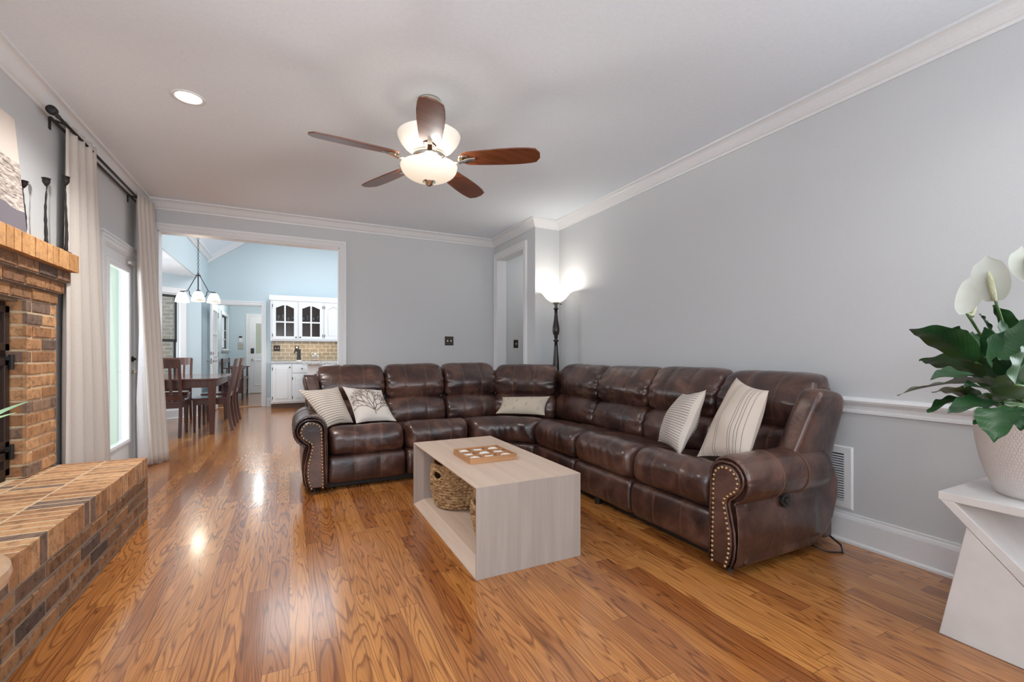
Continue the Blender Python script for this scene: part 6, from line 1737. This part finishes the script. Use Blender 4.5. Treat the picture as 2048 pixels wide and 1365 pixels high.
basebd('baseboard_kitchen', [(DX1 + 0.08, KY), (BX0, KY)], 'white baseboard between hall doorway and cabinets')
light('under_cabinet_lamp', 'AREA', (0.35, 10.12, UZ0 - 0.012), 2.6, WARM, 1.1, 0.06)

# ------------------------------------------------------------------ dining table, chairs, chandelier
dt = thing('dining_table', 'dark mahogany rectangular dining table beyond the opening', 'dining table')
dx0, dx1, dy0, dy1, dz = -1.98, -0.845, 7.02, 8.62, 0.742
f = MB(); f.box(dx0, dx1, dy0, dy1, dz - 0.026, dz); f.build('tabletop', M['diningtop'], dt, bevel=0.006)
f = MB(); i = 0.07
f.box(dx0 + i, dx1 - i, dy0 + i - 0.03, dy0 + i - 0.01, dz - 0.12, dz - 0.026); f.box(dx0 + i, dx1 - i, dy1 - i + 0.01, dy1 - i + 0.03, dz - 0.12, dz - 0.026); f.box(dx0 + i - 0.03, dx0 + i - 0.01, dy0 + i, dy1 - i, dz - 0.12, dz - 0.026); f.box(dx1 - i + 0.01, dx1 - i + 0.03, dy0 + i, dy1 - i, dz - 0.12, dz - 0.026)
f.build('apron', M['dining'], dt)
for sx_ in (dx0 + 0.075, dx1 - 0.075):
    for sy_ in (dy0 + 0.075, dy1 - 0.075):
        f = MB(); a, b_ = 0.042, 0.026
        f.add([(sx_ - b_, sy_ - b_, 0), (sx_ + b_, sy_ - b_, 0), (sx_ + b_, sy_ + b_, 0), (sx_ - b_, sy_ + b_, 0), (sx_ - a, sy_ - a, dz - 0.13), (sx_ + a, sy_ - a, dz - 0.13), (sx_ + a, sy_ + a, dz - 0.13), (sx_ - a, sy_ + a, dz - 0.13), (sx_ - a, sy_ - a, dz - 0.026), (sx_ + a, sy_ - a, dz - 0.026), (sx_ + a, sy_ + a, dz - 0.026), (sx_ - a, sy_ + a, dz - 0.026)],
              [(3, 2, 1, 0), (8, 9, 10, 11)] + [(k, (k + 1) % 4, 4 + (k + 1) % 4, 4 + k) for k in range(4)] + [(4 + k, 4 + (k + 1) % 4, 8 + (k + 1) % 4, 8 + k) for k in range(4)])
        f.build('leg', M['dining'], dt, bevel=0.003)
def make_chair(label):
    t = thing('dining_chair', label, 'dining chair', (0, 0, 0), 0, 'mahogany chairs at the dining table')
    f = MB(); f.prism([(-0.20, -0.20), (0.20, -0.20), (0.225, 0.21), (0.15, 0.235), (-0.15, 0.235), (-0.225, 0.21)], lambda a, b: (a, b, 0.435), lambda a, b: (a, b, 0.462)); f.build('seat', M['diningtop'], t, bevel=0.006)
    f = MB(); f.box(-0.18, 0.18, -0.19, -0.17, 0.37, 0.435); f.box(-0.19, 0.19, 0.18, 0.20, 0.37, 0.435); f.box(-0.20, -0.18, -0.18, 0.19, 0.37, 0.435); f.box(0.18, 0.20, -0.18, 0.19, 0.37, 0.435); f.build('apron', M['dining'], t)
    def bk(z): return -0.195 - (0.10 * ((z - 0.42) / 0.58) if z > 0.42 else 0.055 * ((0.42 - z) / 0.42) ** 1.5)
    for sx_ in (-0.19, 0.19):
        f = MB(); zs = [0, 0.12, 0.25, 0.36, 0.46, 0.6, 0.75, 0.88, 0.99]
        vs = []; fs = []
        for z_ in zs:
            hw = 0.017; hd = 0.022 - 0.006 * (abs(z_ - 0.42) / 0.58); y_ = bk(z_)
            vs += [(sx_ - hw, y_ - hd, z_), (sx_ + hw, y_ - hd, z_), (sx_ + hw, y_ + hd, z_), (sx_ - hw, y_ + hd, z_)]
        for q in range(len(zs) - 1):
            for k in range(4): fs.append((q * 4 + k, q * 4 + (k + 1) % 4, q * 4 + 4 + (k + 1) % 4, q * 4 + 4 + k))
        fs += [(3, 2, 1, 0), tuple(len(vs) - 4 + k for k in range(4))]
        f.add(vs, fs); f.build('leg', M['dining'], t, bevel=0.003)
        f = MB(); a, b_ = 0.022, 0.014; y_ = 0.185; x_ = sx_
        f.add([(x_ - b_, y_ - b_, 0), (x_ + b_, y_ - b_, 0), (x_ + b_, y_ + b_, 0), (x_ - b_, y_ + b_, 0), (x_ - a, y_ - a, 0.435), (x_ + a, y_ - a, 0.435), (x_ + a, y_ + a, 0.435), (x_ - a, y_ + a, 0.435)], [(3, 2, 1, 0), (4, 5, 6, 7)] + [(k, (k + 1) % 4, 4 + (k + 1) % 4, 4 + k) for k in range(4)])
        f.build('leg', M['dining'], t, bevel=0.003)
    def rail(z0_, z1_, nm, cur):
        f = MB(); n = 8; pts = []
        for k in range(n + 1):
            x_ = -0.195 + 0.39 * k / n; pts.append((x_, -cur * (1 - (x_ / 0.195) ** 2)))
        for k in range(n):
            (xa, ya), (xb, yb) = pts[k], pts[k + 1]
            f.add([(xa, bk(z0_) + ya - 0.010, z0_), (xb, bk(z0_) + yb - 0.010, z0_), (xb, bk(z0_) + yb + 0.010, z0_), (xa, bk(z0_) + ya + 0.010, z0_), (xa, bk(z1_) + ya - 0.010, z1_), (xb, bk(z1_) + yb - 0.010, z1_), (xb, bk(z1_) + yb + 0.010, z1_), (xa, bk(z1_) + ya + 0.010, z1_)], [(3, 2, 1, 0), (4, 5, 6, 7), (0, 1, 5, 4), (2, 3, 7, 6)] + ([(3, 0, 4, 7)] if k == 0 else []) + ([(1, 2, 6, 5)] if k == n - 1 else []))
        f.build(nm, M['dining'], t)
    rail(0.885, 1.0, 'top_rail', 0.02); rail(0.47, 0.53, 'lower_rail', 0.012)
    for k in range(3):
        x_ = -0.095 + 0.095 * k; f = MB()
        f.add([(x_ - 0.015, bk(0.52) - 0.018, 0.52), (x_ + 0.015, bk(0.52) - 0.018, 0.52), (x_ + 0.015, bk(0.52) - 0.004, 0.52), (x_ - 0.015, bk(0.52) - 0.004, 0.52), (x_ - 0.015, bk(0.89) - 0.022, 0.89), (x_ + 0.015, bk(0.89) - 0.022, 0.89), (x_ + 0.015, bk(0.89) - 0.008, 0.89), (x_ - 0.015, bk(0.89) - 0.008, 0.89)], [(3, 2, 1, 0), (4, 5, 6, 7)] + [(q, (q + 1) % 4, 4 + (q + 1) % 4, 4 + q) for q in range(4)])
        f.build('slat', M['dining'], t)
    return t
ch = make_chair('slat-back dining chair at the near table end, back towards the sofa')
ch.location = (-1.435, 7.20, 0)
for (x_, y_, rz, lab) in ((-0.965, 7.52, R(90), 'nearer of two slat-back chairs on the right table side'), (-0.965, 8.27, R(90), 'farther of two slat-back chairs on the right table side'), (-1.62, 8.56, R(180), 'slat-back dining chair at the far table end before the window')):
    c = copy_tree(ch); c.location = (x_, y_, 0); c.rotation_euler = (0, 0, rz); c['label'] = lab
# chandelier
CHX, CHY = -1.15, 7.6
cl = thing('chandelier', 'three-light black chandelier with glowing cream glass shades over the dining table', 'chandelier', (CHX, CHY, 0))
f = MB()
zt = EZ + (CHX - VX) * sl
k = 0; z_ = 2.20
while z_ < zt - 0.03:
    a = (k % 2) * PI / 2
    f.tube([(0.010 * math.cos(t) * math.cos(a), 0.010 * math.cos(t) * math.sin(a), z_ + 0.019 * math.sin(t)) for t in [2 * PI * q / 10 for q in range(10)]], 0.0026, 6, closed=True)
    z_ += 0.030; k += 1
f.build('chain', M['iron'], cl)
f = MB(); f.lathe([(0.001, zt - 0.035), (0.06, zt - 0.03), (0.065, zt + 0.04), (0.001, zt + 0.04)], n=20); f.build('ceiling_canopy', M['iron'], cl)
f = MB(); f.tube([(0, 0, 2.20), (0, 0, 1.88)], 0.008, 10); f.lathe([(0.001, 2.16), (0.03, 2.165), (0.03, 2.175), (0.001, 2.18)], n=16); f.build('stem', M['iron'], cl)
for a0 in (R(172), R(-8), R(279)):
    ca, sa = math.cos(a0), math.sin(a0)
    f = MB()
    f.tube([(0.02 * ca, 0.02 * sa, 2.165), (0.12 * ca, 0.12 * sa, 1.96), (0.125 * ca, 0.125 * sa, 1.945), (0.20 * ca, 0.20 * sa, 1.935)], 0.0055, 8)
    f.tube([(0.11 * ca, 0.11 * sa, 1.95), (0.10 * ca, 0.10 * sa, 1.89), (0.06 * ca, 0.06 * sa, 1.845), (0.0, 0.0, 1.84)], 0.0055, 8)
    f.lathe([(0.001, 1.925), (0.024, 1.925), (0.024, 1.94), (0.001, 1.94)], (0.19 * ca, 0.19 * sa, 0), 14)
    arm_ = f.build('arm', M['iron'], cl)
    f = MB(); f.lathe([(0.022, 1.926), (0.045, 1.915), (0.064, 1.88), (0.078, 1.83), (0.084, 1.785), (0.081, 1.785), (0.07, 1.84), (0.05, 1.895), (0.02, 1.915)], (0.19 * ca, 0.19 * sa, 0), 28, caps=False); f.build('glass_shade', M['pend'], arm_, smooth=True)
light('chandelier_bulb', 'POINT', (CHX, CHY, 1.60), 7, WARM, radius=0.08)
